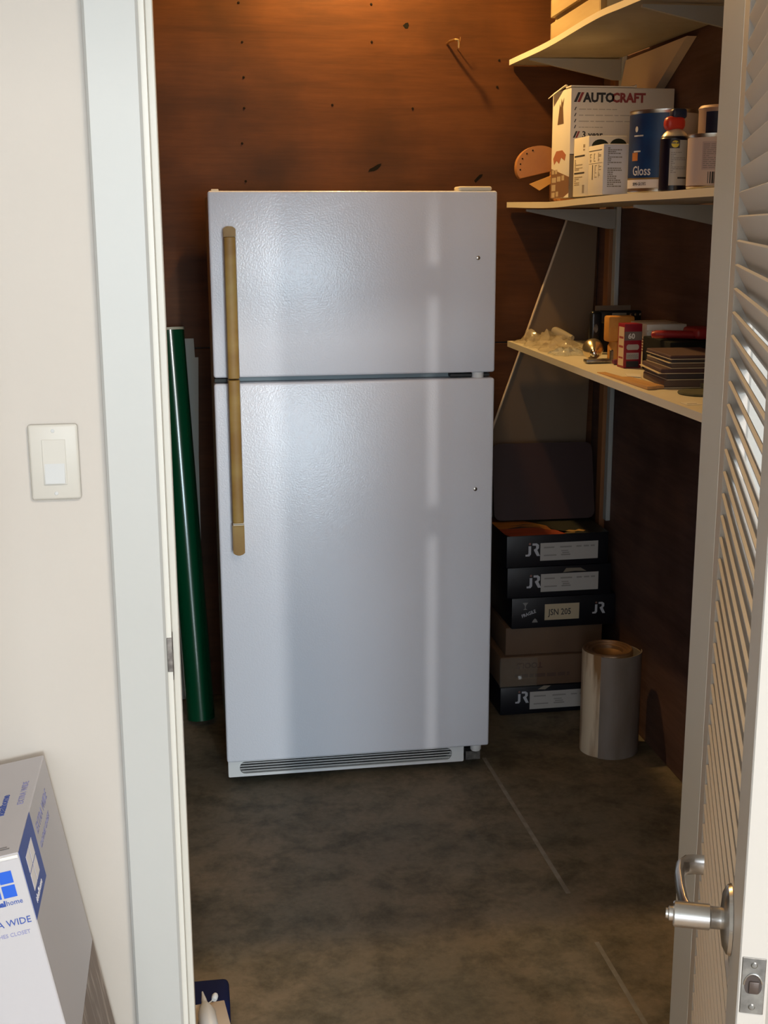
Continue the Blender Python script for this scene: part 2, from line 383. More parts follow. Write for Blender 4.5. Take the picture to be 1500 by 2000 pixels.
lp = dpart('latch_plate', bx(.003,.0265,-W-.0012,-W+.001,hz-.034,hz+.03,bev=.0006,seg=1), STEELD, label='scratched steel latch face plate on door edge')
mk('latch_hole', prism(B(), [(.0148+.0088*math.cos(a), -W-.0014, hz-.002+(.0135 if math.sin(a)>=0 else .011)*max(-.8,math.sin(a))) for a in [2*pi*i/24 for i in range(24)]], (0,.0004,0)), mat('dark_latch_bore', (.05,.035,.03), .6), lp, local=True)
bm = B(); tube(bm, [(.0148+.0092*math.cos(a), -W-.0016, hz-.002+.0142*math.sin(a)) for a in [math.radians(d) for d in range(15,176,16)]], .0009, 6); mk('latch_lip', bm, STEEL, lp, local=True)
mk('latch_bolt', bx(.0108,.0208,-W-.0035,-W-.0012,hz-.0095,hz+.004,bev=.001,seg=2), mat('tarnished_bolt', (.10,.075,.065), .45, .6), lp, local=True)
for zz in (.022,-.026):
    mk('screw', lathe(B(), [(0,.0012),(.0025,.001),(.0036,0)], 12, axisM((.0148,-W-.0012,hz+zz),(0,-1,0))), STEELD, lp, local=True)
for zz in (1.70, 1.02, .25):
    dpart('hinge', lathe(B(), [(0,-.045),(.007,-.045),(.007,.045),(0,.045)], 14, Matrix.Translation((.045,.012,zz))), STEELD)
    dpart('hinge_leaf', bx(TH-.002,.047,-.002,.014,zz-.045,zz+.045), STEELD)

# ------------------------------------------------------------------ refrigerator
FX0, FX1, FY = .070, .857, 3.443
fr = thing('refrigerator', 'white top-freezer refrigerator with yellowed handle in the middle of the closet', 'refrigerator', ((FX0+FX1)/2, 3.8, 0))
def fp(name, bm, m, **k): return mk(name, bm, m, fr, **k)
fp('cabinet', bx(FX0+.006,FX1-.006,FY+.072,4.165,.03,1.702,bev=.006,seg=2), mat('bounce_cut_enamel',(.40,.385,.35),.6,bump=(150,.3,.0022)))  # unseen white cabinet darkened so its top bounces less bulb light
fd = fp('freezer_door', bx(FX0,FX1,FY,FY+.062,1.2085,1.7045,bev=.007,seg=3), ENAMEL)
rd = fp('fresh_food_door', bx(FX0,FX1,FY,FY+.062,.078,1.1925,bev=.007,seg=3), ENAMEL)
for d_, z0, z1 in ((fd,1.214,1.698),(rd,.085,1.187)):
    mk('gasket', bx(FX0+.012,FX1-.012,FY+.0625,FY+.0715,z0,z1), GASKET, d_)
fp('center_rail', bx(FX0+.008,FX1-.008,FY+.045,FY+.0715,1.1935,1.2075), GASKET)
fp('hinge_bracket', bx(FX1-.125,FX1-.01,FY+.018,FY+.06,1.1955,1.204,bev=.001,seg=1), BLACKP)
fp('hinge_pin', lathe(B(), [(0,1.1928),(.017,1.1928),(.017,1.2083),(0,1.2083)], 20, Matrix.Translation((FX1-.045,FY+.022,0))), FPLAST)
fp('hinge_bracket', bx(FX0+.002,FX0+.04,FY+.012,FY+.06,1.1955,1.2055,bev=.001,seg=1), DARKGAP)
# handle halves
def half(z0, z1):
    bm = B(); prof = [(.107,FY-.001),(.1065,FY-.03),(.109,FY-.04),(.114,FY-.0435),(.132,FY-.0435),(.137,FY-.04),(.1395,FY-.03),(.139,FY-.001)]
    prism(bm, [(a,b,z0) for a,b in prof], (0,0,z1-z0))
    bmesh.ops.bevel(bm, geom=[e for e in bm.edges if abs(e.verts[0].co.z-e.verts[1].co.z) < 1e-6 and min(e.verts[0].co.y,e.verts[1].co.y) < FY-.02], offset=.0015, segments=1, affect='EDGES')
    return bm
def cap_(z0, z1, top):
    bm = B(); m_ = 10
    zs = [(z0+(z1-z0)*i/m_) for i in range(m_+1)]
    pts = []
    for s in (0,1):
        for i in range(m_+1): pass
    # front outline with rounded end
    out = [(.1068,z0 if top else z1)] + [(.1068+.0325*t, (z1 if top else z0) - (1 if top else -1)*.007*abs(2*t-1)**3) for t in [i/m_ for i in range(m_+1)]] + [(.1393,z0 if top else z1)]
    prism(bm, [(a,FY-.0435,b) for a,b in out], (0,.0425,0))
    bmesh.ops.bevel(bm, geom=[e for e in bm.edges if max(e.verts[0].co.y,e.verts[1].co.y) < FY-.04], offset=.003, segments=2, affect='EDGES')
    return bm
h1 = mk('handle', half(1.2105,1.5855), HANDLE, fd, label='yellowed plastic grip'); mk('handle_cap', cap_(1.586,1.613,True), HANDLE, fd)
h2 = mk('handle', half(.8095,1.2065), HANDLE, rd, label='yellowed plastic grip'); mk('handle_cap', cap_(.717,.803,False), HANDLE, rd)
mk('handle_band', bx(.1085,.1385,FY-.044,FY-.003,.8035,.8055), CREAMP, rd); mk('handle_band', bx(.1085,.1385,FY-.044,FY-.003,.8075,.8093), CREAMP, rd)
mk('handle_core', bx(.110,.137,FY-.040,FY-.003,.8056,.8074), BLACKP, rd)
for d_, z_ in ((fd,1.525),(rd,.873)):
    mk('plug_button', lathe(B(), [(0,.0025),(.0035,.0024),(.0055,.0014),(.006,0)], 20, axisM((.8045,FY,z_),(0,-1,0))), STEEL, d_)
# top hinge cover, left plug
fp('hinge_cover', bx(FX1-.108,FX1-.014,FY+.008,FY+.07,1.7045,1.7165,bev=.005,seg=3), CREAMP, label='cream plastic hinge cover on top')
fp('plug', bx(FX0+.010,FX0+.03,FY+.02,FY+.05,1.703,1.7095,bev=.002,seg=2), CREAMP)
# base grille
gx0, gx1, gz0, gz1 = .074, .785, .021, .0725
gs0, gs1, gsz0, gsz1 = .108, .748, .030, .0675
g = B()
def ringpts(x0,x1,z0,z1,r,n=5):
    o = []
    for (cx0,cz0,a) in ((x1-r,z1-r,0),(x0+r,z1-r,90),(x0+r,z0+r,180),(x1-r,z0+r,270)):
        for i in range(n+1):
            t = math.radians(a+90*i/n); o.append((cx0+r*math.cos(t), cz0+r*math.sin(t)))
    return o
outer = ringpts(gx0,gx1,gz0,gz1,.004); inner = ringpts(gs0,gs1,gsz0,gsz1,.016)
n_ = len(outer)
vo = [[g.verts.new((a,y,b)) for a,b in outer] for y in (FY+.026,FY+.05)]
vi = [[g.verts.new((a,y,b)) for a,b in inner] for y in (FY+.026,FY+.05)]
for i in range(n_):
    j = (i+1) % n_
    g.faces.new((vo[0][i],vo[0][j],vi[0][j],vi[0][i])); g.faces.new((vo[1][i],vo[1][j],vi[1][j],vi[1][i]))
    g.faces.new((vo[0][i],vo[0][j],vo[1][j],vo[1][i])); g.faces.new((vi[0][i],vi[0][j],vi[1][j],vi[1][i]))
gr = fp('base_grille', g, FPLAST)
mk('grille_back', bx(gs0-.02,gs1+.02,FY+.0505,FY+.054,gsz0-.005,gsz1+.004), BLACKP, gr)
for i in range(4):
    zc = .0365+i*.0083
    x0 = gs0+(.006 if i == 0 else .001); x1 = gs1-(.006 if i == 0 else .001)
    mk('slat', bx(x0,x1,FY+.0275,FY+.0325,zc-.0010,zc+.0010,bev=.0004,seg=1), FPLAST, gr)
fp('bottom_hinge', bx(.792,.838,FY+.03,FY+.06,.022,.05,bev=.001,seg=1), STEELD)
fp('bottom_hinge_pin', lathe(B(), [(0,.056),(.014,.056),(.0165,.06),(.0165,.0775),(0,.0775)], 18, Matrix.Translation((.822,FY+.026,0))), FPLAST)
fp('toe_panel', bx(FX0+.01,FX1-.01,FY+.0715,FY+.10,.02,.0785), BLACKP)
for x in (.13,.80):
    fp('leveling_foot', lathe(B(), [(0,0),(.018,0),(.018,.008),(.007,.012),(.007,.03),(0,.03)], 16, Matrix.Translation((x,FY+.11,0))), BLACKP)
    fp('leveling_foot', lathe(B(), [(0,0),(.018,0),(.018,.008),(.007,.012),(.007,.03),(0,.03)], 16, Matrix.Translation((x,4.1,0))), BLACKP)

# ------------------------------------------------------------------ wall hook
hk = thing('wall_hook', 'small brass screw hook in the plywood wall above the refrigerator', 'hook', (.889,YB,2.18))
bm = B(); p0 = px_back(873,86,YB); tube(bm, [(.869,4.2,2.183),(.872,4.172,2.187),(.885,4.142,2.189),(.893,4.14,2.187),(.895,4.14,2.178),(.895,4.14,2.163)], [.0035,.004,.004,.0045,.0045,.004], 10)
mk('hook_arm', bm, BRASS, hk)
bm = B(); tube(bm, [(.903,4.1995,2.168),(.904,4.17,2.178),(.906,4.165,2.2)], .0016, 6); mk('bent_nail', bm, mat('rusty_wire', (.35,.2,.1), .5, .6), hk)

# ------------------------------------------------------------------ closet lamp (above the frame)
bX, bY, bZ = BULB
cl = thing('hanging_bulb', 'bare incandescent bulb hanging on a cord from the closet ceiling', 'lamp', (bX,bY,bZ))
TB = Matrix.Translation((bX,bY,0))
mk('cord', lathe(B(), [(.003,bZ+.16),(.003,ZC-.02)], 8, TB), BLACKP, cl)
mk('ceiling_rose', lathe(B(), [(0,ZC-.0005),(.045,ZC-.0005),(.04,ZC-.015),(.01,ZC-.025),(0,ZC-.025)], 24, TB), FPLAST, cl)
mk('lampholder', lathe(B(), [(0,bZ+.165),(.008,bZ+.16),(.019,bZ+.145),(.020,bZ+.105),(.013,bZ+.1),(0,bZ+.1)], 24, TB), BLACKP, cl)
GB = mat('lit_bulb_glass', (1,.8,.5), .3, emis=((1,.55,.2),6))
mk('bulb', lathe(B(), [(.013,bZ+.1),(.014,bZ+.09),(.024,bZ+.075),(.029,bZ+.058),(.028,bZ+.045),(.018,bZ+.036),(0,bZ+.033)], 24, TB), GB, cl)

# ------------------------------------------------------------------ shelves
SFX = 1.075
def board(zs, th_):
    """melamine board, zs = list of (y, z_top) along the warped front edge"""
    bm = B(); rows = []
    zb = sum(z for _, z in zs)/len(zs)
    for y, z in zs:
        rows.append([bm.verts.new(p) for p in ((SFX,y,z),(XR-.018,y,zb),(XR-.018,y,zb-th_),(SFX,y,z-th_))])
    for A, C in zip(rows, rows[1:]):
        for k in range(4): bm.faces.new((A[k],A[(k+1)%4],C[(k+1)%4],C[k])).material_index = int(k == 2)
    bm.faces.new(rows[0]); bm.faces.new(rows[-1]); return bm
def catmull(pts, n=5):
    out = []
    for i in range(len(pts)-1):
        p0, p1, p2, p3 = pts[max(i-1,0)], pts[i], pts[i+1], pts[min(i+2,len(pts)-1)]
        for k in range(n):
            t = k/n
            out.append((p1[0]+(p2[0]-p1[0])*t, .5*((2*p1[1])+(-p0[1]+p2[1])*t+(2*p0[1]-5*p1[1]+4*p2[1]-p3[1])*t*t+(-p0[1]+3*p1[1]-3*p2[1]+p3[1])*t**3)))
    out.append(pts[-1]); return out
s1 = mk('shelf', board(catmull([(4.192,2.136),(3.75,2.134),(3.3,2.146),(3.1,2.142),(2.8,2.136),(2.2,2.136)]), .0165), [SHELF,UNDERSHADE])
s2 = mk('shelf', board(catmull([(4.192,1.686),(3.9,1.681),(3.66,1.679),(3.42,1.683),(3.11,1.687),(2.77,1.687),(2.53,1.688),(2.2,1.688)]), .0175), [SHELF,UNDERSHADE])
s3 = mk('shelf', board([(4.15,1.229),(3.3,1.225),(2.84,1.2235),(2.2,1.223)], .019), [SHELF,UNDERSHADE])
for o, l in ((s1,'highest white shelf board, under the slatted wooden crate'),(s2,'wavy white shelf board carrying the paint cans and cartons'),(s3,'white shelf board with sandpaper, plastic bags and a red box')):
    finish(o, l, 'shelf', 'white boards of the wall shelving')
for i, y in enumerate((3.99, 3.0)):
    t = thing('shelf_standard', ('tall white slotted shelf standard on the dark wall beside the leaning panel','white slotted shelf standard on the dark wall behind the door jamb')[i], 'shelf standard', (XR,y,.62), group='shelf standards on the dark wall')
    mk('rail', bx(XR-.016,XR-.0005,y-.016,y+.016,.63,2.3,bev=.002,seg=1), STAND, t)
    for ztop in (2.1175, 1.6605, 1.204):
        p = [(XR-.017,ztop),(SFX+.012,ztop),(SFX+.012,ztop-.006),(XR-.04,ztop-.062),(XR-.017,ztop-.062)]
        if ztop < 1.3: p = [(XR-.017,ztop),(SFX+.03,ztop),(SFX+.03,ztop-.006),(XR-.017,ztop-.03)]
        mk('bracket', prism(B(), [(a,y-.006,b) for a,b in p], (0,.012,0)), BRACK, t)

# ------------------------------------------------------------------ box printing helper
def carton(name, label, cat, x0,x1,y0,y1,z0,z1, m, bev=.002, group=None, rot=0):
    t = thing(name, label, cat, ((x0+x1)/2,(y0+y1)/2,z0), (0,0,rot), group)
    a, b, h = (x1-x0)/2, (y1-y0)/2, z1-z0
    mk('carton', bx(-a,a,-b,b,0,h,bev=bev,seg=2), m, t, local=True)
    return t, a, b, h
def dl(t, name, bm, m, **k):
    if name in ('small_print','bullet','barcode'): k['kind'] = 'stuff'
    return mk(name, bm, m, t, local=True, smooth=False, **k)
Mf = lambda a,b: frame((-a,-b,0),(1,0,0),(0,0,1))      # front face, origin lower left
Ml = lambda a,b: frame((-a,b,0),(0,-1,0),(0,0,1))      # left face, origin lower far corner
Mt = lambda a,b,h: frame((-a,-b,h),(1,0,0),(0,1,0))    # top face

# AUTOCRAFT carton ---------------------------------------------------
t, a, b, h = carton('parts_carton', 'tall white carton lettered AUTOCRAFT behind the blue paint can', 'box', 1.086,1.388,3.536,3.716,1.689,1.986, CARDW2)
m = Mf(a,b)
dl(t,'lettering',text('AUTO', .034, m @ Matrix.Translation((.036,.259,0)), weight=.0016, xs=.94),INK)
dl(t,'lettering',text('CRAFT', .034, m @ Matrix.Translation((.1185,.259,0)), weight=.0016, xs=.94),INKR)
def slash(x,y,s): return [[(x,y),(x+.3*s,y),(x+.75*s,y+s),(x+.45*s,y+s)]]
dl(t,'emblem',decal(slash(.008,.258,.026),m),INK); dl(t,'emblem',decal(slash(.018,.258,.026),m),INKR)
dl(t,'emblem',decal(slash(.008,.162,.018)[0:1],m),INK); dl(t,'emblem',decal(slash(.015,.162,.018),m),INKR)
dl(t,'lettering',text('3 year', .024, m @ Matrix.Translation((.034,.163,0)), weight=.0006),INK)
dl(t,'bullet',decal([slash(.010,.236-.0162*i,.009)[0] for i in range(4)],m),INK)
dl(t,'small_print',decal([q for i in range(4) for q in noisy_print(.024,.238-.0162*i,.024+(.11,.16,.15,.07)[i],.242-.0162*i,1,i,.95)],m),mat('print_faint',(.45,.42,.38),.6))
dl(t,'panel_print',decal([(0,.0,.05,.118)],m),mat('print_olive',(.20,.15,.10),.6)); dl(t,'panel_print',decal([(0,.116,.302,.1185)],m, h=.0006),INK)
dl(t,'lettering',text('I', .05, m @ Matrix.Translation((.022,.068,.0005)), weight=.001),PRINTW); dl(t,'lettering',text('E', .04, m @ Matrix.Translation((.020,.030,.0005)), weight=.001),PRINTW)
m = Ml(a,b)
dl(t,'panel_print',decal([[(0,.085),(.18,.056),(.18,.0),(0,.0)]],m),mat('print_brown',(.20,.105,.06),.6))
dl(t,'panel_print',decal([[(0,.0),(.13,.0),(.18,.012),(.18,0)]],m,h=.0006),CARDW2)
dl(t,'picture_print',decal([(.012+.03*i,.068,.034+.03*i,.080) for i in range(2)]+[(.012,.044,.055,.058),(.065,.046,.10,.06),(.11,.048,.135,.062),(.012,.02,.05,.038),(.012,.002,.045,.016),(.055,.004,.08,.018)],m,h=.0006),mat('print_tan',(.45,.36,.25),.6))
dl(t,'picture_print',decal([[(.02,.112),(.05,.132),(.11,.132),(.145,.118),(.135,.102),(.10,.112),(.08,.096),(.055,.105),(.03,.095)]],m),mat('print_rust',(.38,.13,.07),.6))
dl(t,'hand_hole',decal([[(.055,.205),(.085,.205),(.115,.205),(.105,.25),(.115,.275),(.098,.262),(.09,.275),(.085,.25),(.075,.262)]],m),mat('hole_dark',(.12,.06,.03),.8))
fl = B(); prism(fl, [(-a-.002,-b-.004,h+.001),(-a-.002,-b-.004,h+.005),(a*.2,-b-.004,h+.004),(a*.24,-b-.004,h+.010),(a*.25,-b-.004,h+.001)], (0,.05,0)); mk('flap', fl, CARDW2, t, local=True)
fl = B(); prism(fl, [(-a-.016,b*.95,h-.016),(-a,b*.95,h-.002),(-a+.004,-b*.4,h+.008),(-a-.002,-b*.4,h+.010)], (.002,0,.003)); mk('flap', fl, CARDW2, t, local=True)

# two small lamp cartons ----------------------------------------------
t, a, b, h = carton('bulb_carton', 'small white carton with dark oval pictures, taller of the two beside the blue can', 'box', 1.083,1.19,3.355,3.487,1.689,1.845, CARDW2, group='small white cartons on the shelf')
m = Ml(a,b)
dl(t,'small_print',decal([(.01,.105,.10,.109),(.01,.06,.10,.064)],m),INK)
dl(t,'small_print',decal(noisy_print(.012,.07,.09,.10,7,3)+noisy_print(.012,.03,.09,.055,5,4)+[(.085,.12,.10,.124),(.085,.128,.10,.136)]+[(.085+.003*i,.008,.0865+.003*i,.03) for i in range(6)],m),mat('print_faint2',(.36,.30,.22),.6))
m = Mf(a,b)
def oval(x,y,rx,ry,n=20): return [(x+rx*math.cos(2*pi*i/n), y+ry*math.sin(2*pi*i/n)) for i in range(n)]
dl(t,'picture_print',decal([oval(.032,.128,.024,.019),oval(.082,.130,.024,.019)],m),mat('print_black_green',(.012,.02,.012),.4))
t, a, b, h = carton('bulb_carton', 'small white carton with grey print columns, shorter one touching the blue can', 'box', 1.079,1.152,3.219,3.342,1.689,1.816, CARDW2, group='small white cartons on the shelf')
m = Ml(a,b)
dl(t,'small_print',decal([(.005,.113,.11,.1145),(.035,.04,.04,.078)],m),INK)
dl(t,'small_print',decal([q for x in (.012,.045,.08) for q in noisy_print(x,.086,x+.025,.108,6,int(x*1000))]+[q for x in (.055,.085) for q in noisy_print(x,.045,x+.022,.078,9,int(x*999))]+[(.005,.081,.115,.082)],m),mat('print_faint3',(.34,.29,.22),.6))
m = Mf(a,b)
dl(t,'panel_print',decal([(.001,.001,.072,.126)],m),mat('print_pale_blue',(.52,.55,.66),.6))
dl(t,'small_print',decal(noisy_print(.012,.075,.05,.12,10,8,.9)+noisy_print(.012,.02,.05,.07,10,9,.9),m,h=.0006),INKG)

# gallon paint can ------------------------------------------------------
CXY = (1.168,3.03); R = .0835
t = thing('paint_can', 'gallon paint can with blue label lettered Gloss on the middle shelf', 'paint can', (CXY[0],CXY[1],1.689))
TIN = mat('tin_plate',(.55,.54,.52),.3,1)
T = Matrix.Translation((CXY[0],CXY[1],1.6895))
mk('can_body', lathe(B(), [(0,.002),(R-.003,.002),(R,0),(R+.001,.004),(R-.0005,.008),(R-.0005,.184),(R+.0012,.187),(R+.0012,.191),(R-.004,.191),(R-.006,.187),(R-.02,.186),(R-.021,.189),(0,.189)], 48, T), TIN, t)
aL = -math.atan2(CXY[0], CXY[1])      # the label centre looks at the viewer side
def cyl(bm, r=R, c=CXY, ang0=0, z0=1.6895):
    for v in bm.verts: v.co.x += ang0*r
    bm = wrap(bm, c[0], c[1], r)
    bmesh.ops.translate(bm, verts=bm.verts, vec=(0,0,z0)); return bm
I4 = Matrix.Identity(4)
f0 = -.37                              # arc angle that faces the camera
mk('label', cyl(decal([(-R*1.42,.034,R*.12,.182)],I4), ang0=f0), mat('label_blue',lin((12,46,92)),.4,c2=lin((18,66,118)),nscale=14), t, label='blue front label')
mk('label', cyl(decal([(R*.12,.010,R*2.4,.182)],I4), ang0=f0), mat('label_silver',(.50,.47,.44),.45,c2=(.42,.40,.37),nscale=8), t, label='pale grey back label')
mk('label', cyl(decal([(-R*1.42,.010,R*.12,.030)],I4), ang0=f0), CARDW, t)
mk('label', cyl(decal([(-R*1.42,.030,R*.12,.034)],I4), ang0=f0), mat('label_ochre',(.25,.16,.05),.5), t)
mk('lettering', cyl(text('Gloss',.031,Matrix.Translation((-R*1.0,.040,0)),weight=.0003,xs=.78), R+.0006, ang0=f0), PRINTW, t)
mk('lettering', cyl(text('SEMI-GLOSS',.010,Matrix.Translation((-R*.98,.0165,0)),xs=.8), R+.0006, ang0=f0), INK, t)
mk_print('small_print', cyl(decal(noisy_print(-R*.98,.130,-R*.62,.136,1,3,1)+[oval(-R*.88,.147,.005,.007,10)]+noisy_print(-R*.98,.094,-R*.7,.100,1,3,1),I4), R+.0006, ang0=f0), PRINTW, t)
mk_print('small_print', cyl(decal([(-R*1.05,.074,-R*.80,.093)],I4), R+.0006, ang0=f0), mat('label_orange',(.55,.20,.05),.5), t)

# WD-40 spray can --------------------------------------------------------
c = (1.128,2.86); r = .0325
t = thing('spray_can', 'dark blue aerosol can with red cap and yellow WD-40 badge', 'spray can', (c[0],c[1],1.689))
T = Matrix.Translation((c[0],c[1],1.6895))
mk('can_body', lathe(B(), [(0,.002),(r-.002,.002),(r,0),(r+.0006,.003),(r,.006),(r,.113),(r+.0004,.116),(r-.003,.121),(r-.003,.123),(0,.123)], 40, T), mat('can_navy',lin((10,14,38)),.3), t)
mk('dome', lathe(B(), [(r-.002,.121),(r-.006,.127),(r-.014,.135),(.012,.1385),(0,.1385)], 32, T), mat('cream_dome',(.62,.54,.42),.35,.3), t)
cap = B(); box(cap,-.026,.021,-.016,.016,.134,.166,bev=.012,seg=4,M=T); mk('spray_head', cap, mat('red_plastic',(.55,.035,.02),.4), t)
cap = B(); box(cap,-.012,.024,-.013,.013,.160,.183,bev=.007,seg=3,M=T); mk('spray_trigger', cap, mat('navy_plastic',(.012,.02,.055),.4), t)
f1 = -.38
def cw(bm, x=0): return cyl(bm, r, c, f1)
mk('label', cw(decal([(-r*.30,.012,r*1.0,.094),(r*.36,.0935,r*1.0,.112)],I4)), mat('label_grey',(.40,.39,.38),.4), t)
mk('badge', cyl(decal([(-r*.26,.0945,r*.38,.1135)],I4), r, c, f1), INK, t)
mk('badge_shield', cyl(decal([oval(r*.06,.1032,.0085,.0078,16)],I4), r+.0005, c, f1), mat('wd_yellow',(.75,.60,.04),.5), t)
mk('lettering', cyl(text('WD-40',.0052,Matrix.Translation((r*.06,.1037,.0004)),weight=.00025,align='CENTER'), r+.001, c, f1), mat('wd_ink',(.01,.02,.10),.5), t)
mk_print('small_print', cyl(decal(noisy_print(-r*.2,.04,r*.9,.088,12,5,.9,.3),I4), r+.0005, c, f1), INKG, t)
mk_print('small_print', cyl(decal([(r*.3,.0265,r*1.0,.0305)],I4), r+.0005, c, f1), INK, t)

# pink labelled can and blue can behind the jamb ------------------------
c = (1.140,2.66); r = .056
t = thing('paint_can', 'can with pinkish paper label and barcode at the right end of the shelf', 'paint can', (c[0],c[1],1.689))
T = Matrix.Translation((c[0],c[1],1.6895))
mk('can_body', lathe(B(), [(0,.002),(r-.002,.002),(r,0),(r+.001,.003),(r-.0005,.006),(r-.0005,.106),(r+.001,.109),(r+.001,.113),(r-.004,.113),(r-.006,.109),(0,.109)], 40, T), TIN, t)
f2 = -.41
mk('label', cyl(decal([(-r*2.2,.006,r*2.2,.105)],I4), r, c, f2), mat('label_pink',(.56,.45,.42),.5), t)
mk('panel_print', cyl(decal([(-r*.45,.038,r*.9,.096)],I4), r+.0005, c, f2), mat('label_mauve',(.44,.34,.34),.5), t)
mk_print('small_print', cyl(decal(noisy_print(-r*.4,.042,r*.85,.094,13,5,.95,.25),I4), r+.001, c, f2), INKG, t)
mk_print('barcode', cyl(decal([(-r*.2+r*.075*i, .010, -r*.2+r*.075*i+r*(.025+.02*((i*7)%3)), .034) for i in range(11)],I4), r+.0005, c, f2), INK, t)
c = (1.243,2.85); r = .060
t = thing('paint_can', 'tall can with dark blue label behind the pink labelled can', 'paint can', (c[0],c[1],1.689))
T = Matrix.Translation((c[0],c[1],1.6895))
mk('can_body', lathe(B(), [(0,.002),(r-.002,.002),(r,0),(r+.001,.003),(r-.0005,.006),(r-.0005,.178),(r+.001,.183),(r-.004,.189),(r-.008,.185),(0,.185)], 40, T), mat('can_pink_tin',(.5,.36,.30),.4,.3), t)
mk('label', cyl(decal([(-r*.75,.02,r*1.9,.174)],I4), r, c, f2), mat('label_navy',lin((18,30,62)),.4), t)

# leather flap holster at the far end -----------------------------------
LEA = mat('tan_leather',(.36,.155,.05),.6,c2=(.28,.11,.035),nscale=8); LEA2 = mat('bright_tan_leather',(.58,.32,.09),.55)
t = thing('tool_holster', 'tan half-round leather holster with rivets left of the AUTOCRAFT carton', 'holster', (1.19,4.05,1.684))
def hw(x, z, y): return Vector((1.160+x, 4.10+y-.12*x, 1.795+z))
o_ = [(.076*math.cos(q), .068*math.sin(q)) for q in [math.radians(-2+ (212-(-2))*i/24) for i in range(25)]] + [(.07,-.006)]
bm = prism(B(), [hw(x,z_,0) for x,z_ in o_], (0,.03,0)); bmesh.ops.bevel(bm, geom=[e for e in bm.edges if abs(e.verts[0].co.y-e.verts[1].co.y)<.025], offset=.002, segments=1, affect='EDGES')
mk('flap', bm, LEA, t)
for q in (112,132,152,170,188):
    qq = math.radians(q); mk('rivet', lathe(B(), [(0,.0015),(.0022,.001),(.0028,0)], 8, axisM(hw(.064*math.cos(qq),.057*math.sin(qq),0),(0,-1,0))), KNOT, t)
mk('strap', prism(B(), [Vector(p) for p in ((1.119,4.07,1.741),(1.153,4.07,1.721),(1.21,4.07,1.755),(1.21,4.07,1.775))], (0,.008,0)), LEA2, t)
bm = B(); box(bm,1.212,1.28,4.04,4.17,1.6865,1.80,bev=.008); mk('pouch', bm, LEA, t)

# tan plank leaning on the right wall under the highest shelf ------------
t = bm = B()
prism(bm, [(XR-.03,3.965,1.9875),(XR-.03,3.905,2.105),(XR-.03,3.42,2.110),(XR-.03,3.66,1.9875)], (.028,0,0))
finish(mk('leaning_board', bm, mat('pale_board',(.62,.50,.38),.6), smooth=False), 'pale board leaning against dark wall between AUTOCRAFT carton and highest shelf', 'board')

# crate and bin on the highest shelf -------------------------------------
PINE = mat('pine_slat',(.42,.32,.17),.6,c2=(.32,.22,.10),nscale=6,stretch=(1,.3,3))
Z1 = 2.1385
t = thing('wooden_crate', 'slatted pine crate on the highest shelf board', 'crate', (1.23,3.56,Z1))
for k in range(4):
    z0 = Z1+.003+k*.066
    mk('slat', bx(1.094,1.104,3.335,3.775,z0,z0+.050,bev=.0015,seg=1), PINE, t)
    mk('slat', bx(1.376,1.386,3.335,3.775,z0,z0+.050,bev=.0015,seg=1), PINE, t)
    for y in (3.325,3.775): mk('slat', bx(1.094,1.386,y,y+.010,z0,z0+.050,bev=.0015,seg=1), PINE, t)
for x in (1.1045,1.355):
    for y in (3.3355,3.755): mk('corner_post', bx(x,x+.02,y,y+.019,Z1+.001,Z1+.26), PINE, t)
mk('bottom_board', bx(1.1045,1.3755,3.3355,3.7745,Z1+.0005,Z1+.0095), PINE, t)
bm = B(); box(bm,1.10,1.37,3.06,3.305,2.1465,2.30,bev=.01,seg=2)
crate_root = t; crate_root.rotation_euler.x = -.0262; crate_root.location.z += .0025
t = thing('storage_bin', 'dark grey plastic bin beside the pine crate on the highest shelf', 'bin', (1.235,3.18,2.146))
mk('bin_body', bm, mat('slate_plastic',(.045,.05,.06),.5), t)
bm = B(); box(bm,1.093,1.377,3.053,3.312,2.301,2.315,bev=.004,seg=2); mk('lid', bm, mat('slate_plastic_lid',(.05,.055,.065),.45), t)

# ------------------------------------------------------------------ things on the lowest board
Z3 = 1.2295
def crumple(bm, cx_, cy_, rx, ry, h, z0, seed, n=22, m=14):
    rnd = random.Random(seed); rows = []
    ph = [rnd.uniform(0,6.28) for _ in range(8)]
    for j in range(m+1):
        row = []
        for i in range(n+1):
            u, v = i/n*2-1, j/m*2-1
            e = max(0, 1-(u*u)**1.5)*max(0, 1-(v*v)**1.5)
            bump_ = .5+.28*math.sin(6*u+ph[0]+3*v)+.22*math.sin(8*v+ph[1]-4*u)+rnd.uniform(-.12,.12)
            row.append(bm.verts.new((cx_+rx*u+.006*rnd.uniform(-1,1)+.1*rx*math.sin(5*v+ph[2]), cy_+ry*v+.01*math.sin(6*u+ph[3]), z0+.001+max(0,h*e*bump_))))
        rows.append(row)
    for A, C in zip(rows, rows[1:]):
        for i in range(n): bm.faces.new((A[i],A[i+1],C[i+1],C[i]))
    return bm
def film(name, c, alpha):
    m_ = mat(name, c, .14, spec=.8, alpha=alpha); return m_
FILM = film('clear_film',(.55,.47,.34),.42); FILM2 = film('clear_film_blue',(.55,.57,.54),.45)
o = mk('plastic_bag', crumple(B(),1.165,4.05,.075,.10,.045,Z3-.0005,3), FILM, angle=50); finish(o,'crumpled clear plastic bag at the far left end of the lower shelf','bag',group='crumpled clear bags')
o = mk('plastic_bag', crumple(B(),1.175,3.86,.08,.085,.042,Z3-.001,8), FILM, angle=50); finish(o,'larger crumpled clear bag in the middle of the plastic heap','bag',group='crumpled clear bags')
o = mk('plastic_bag', crumple(B(),1.150,3.70,.055,.05,.022,Z3-.001,12), FILM2, angle=50); finish(o,'flat bluish clear bag nearest the reflector bulb','bag',group='crumpled clear bags')
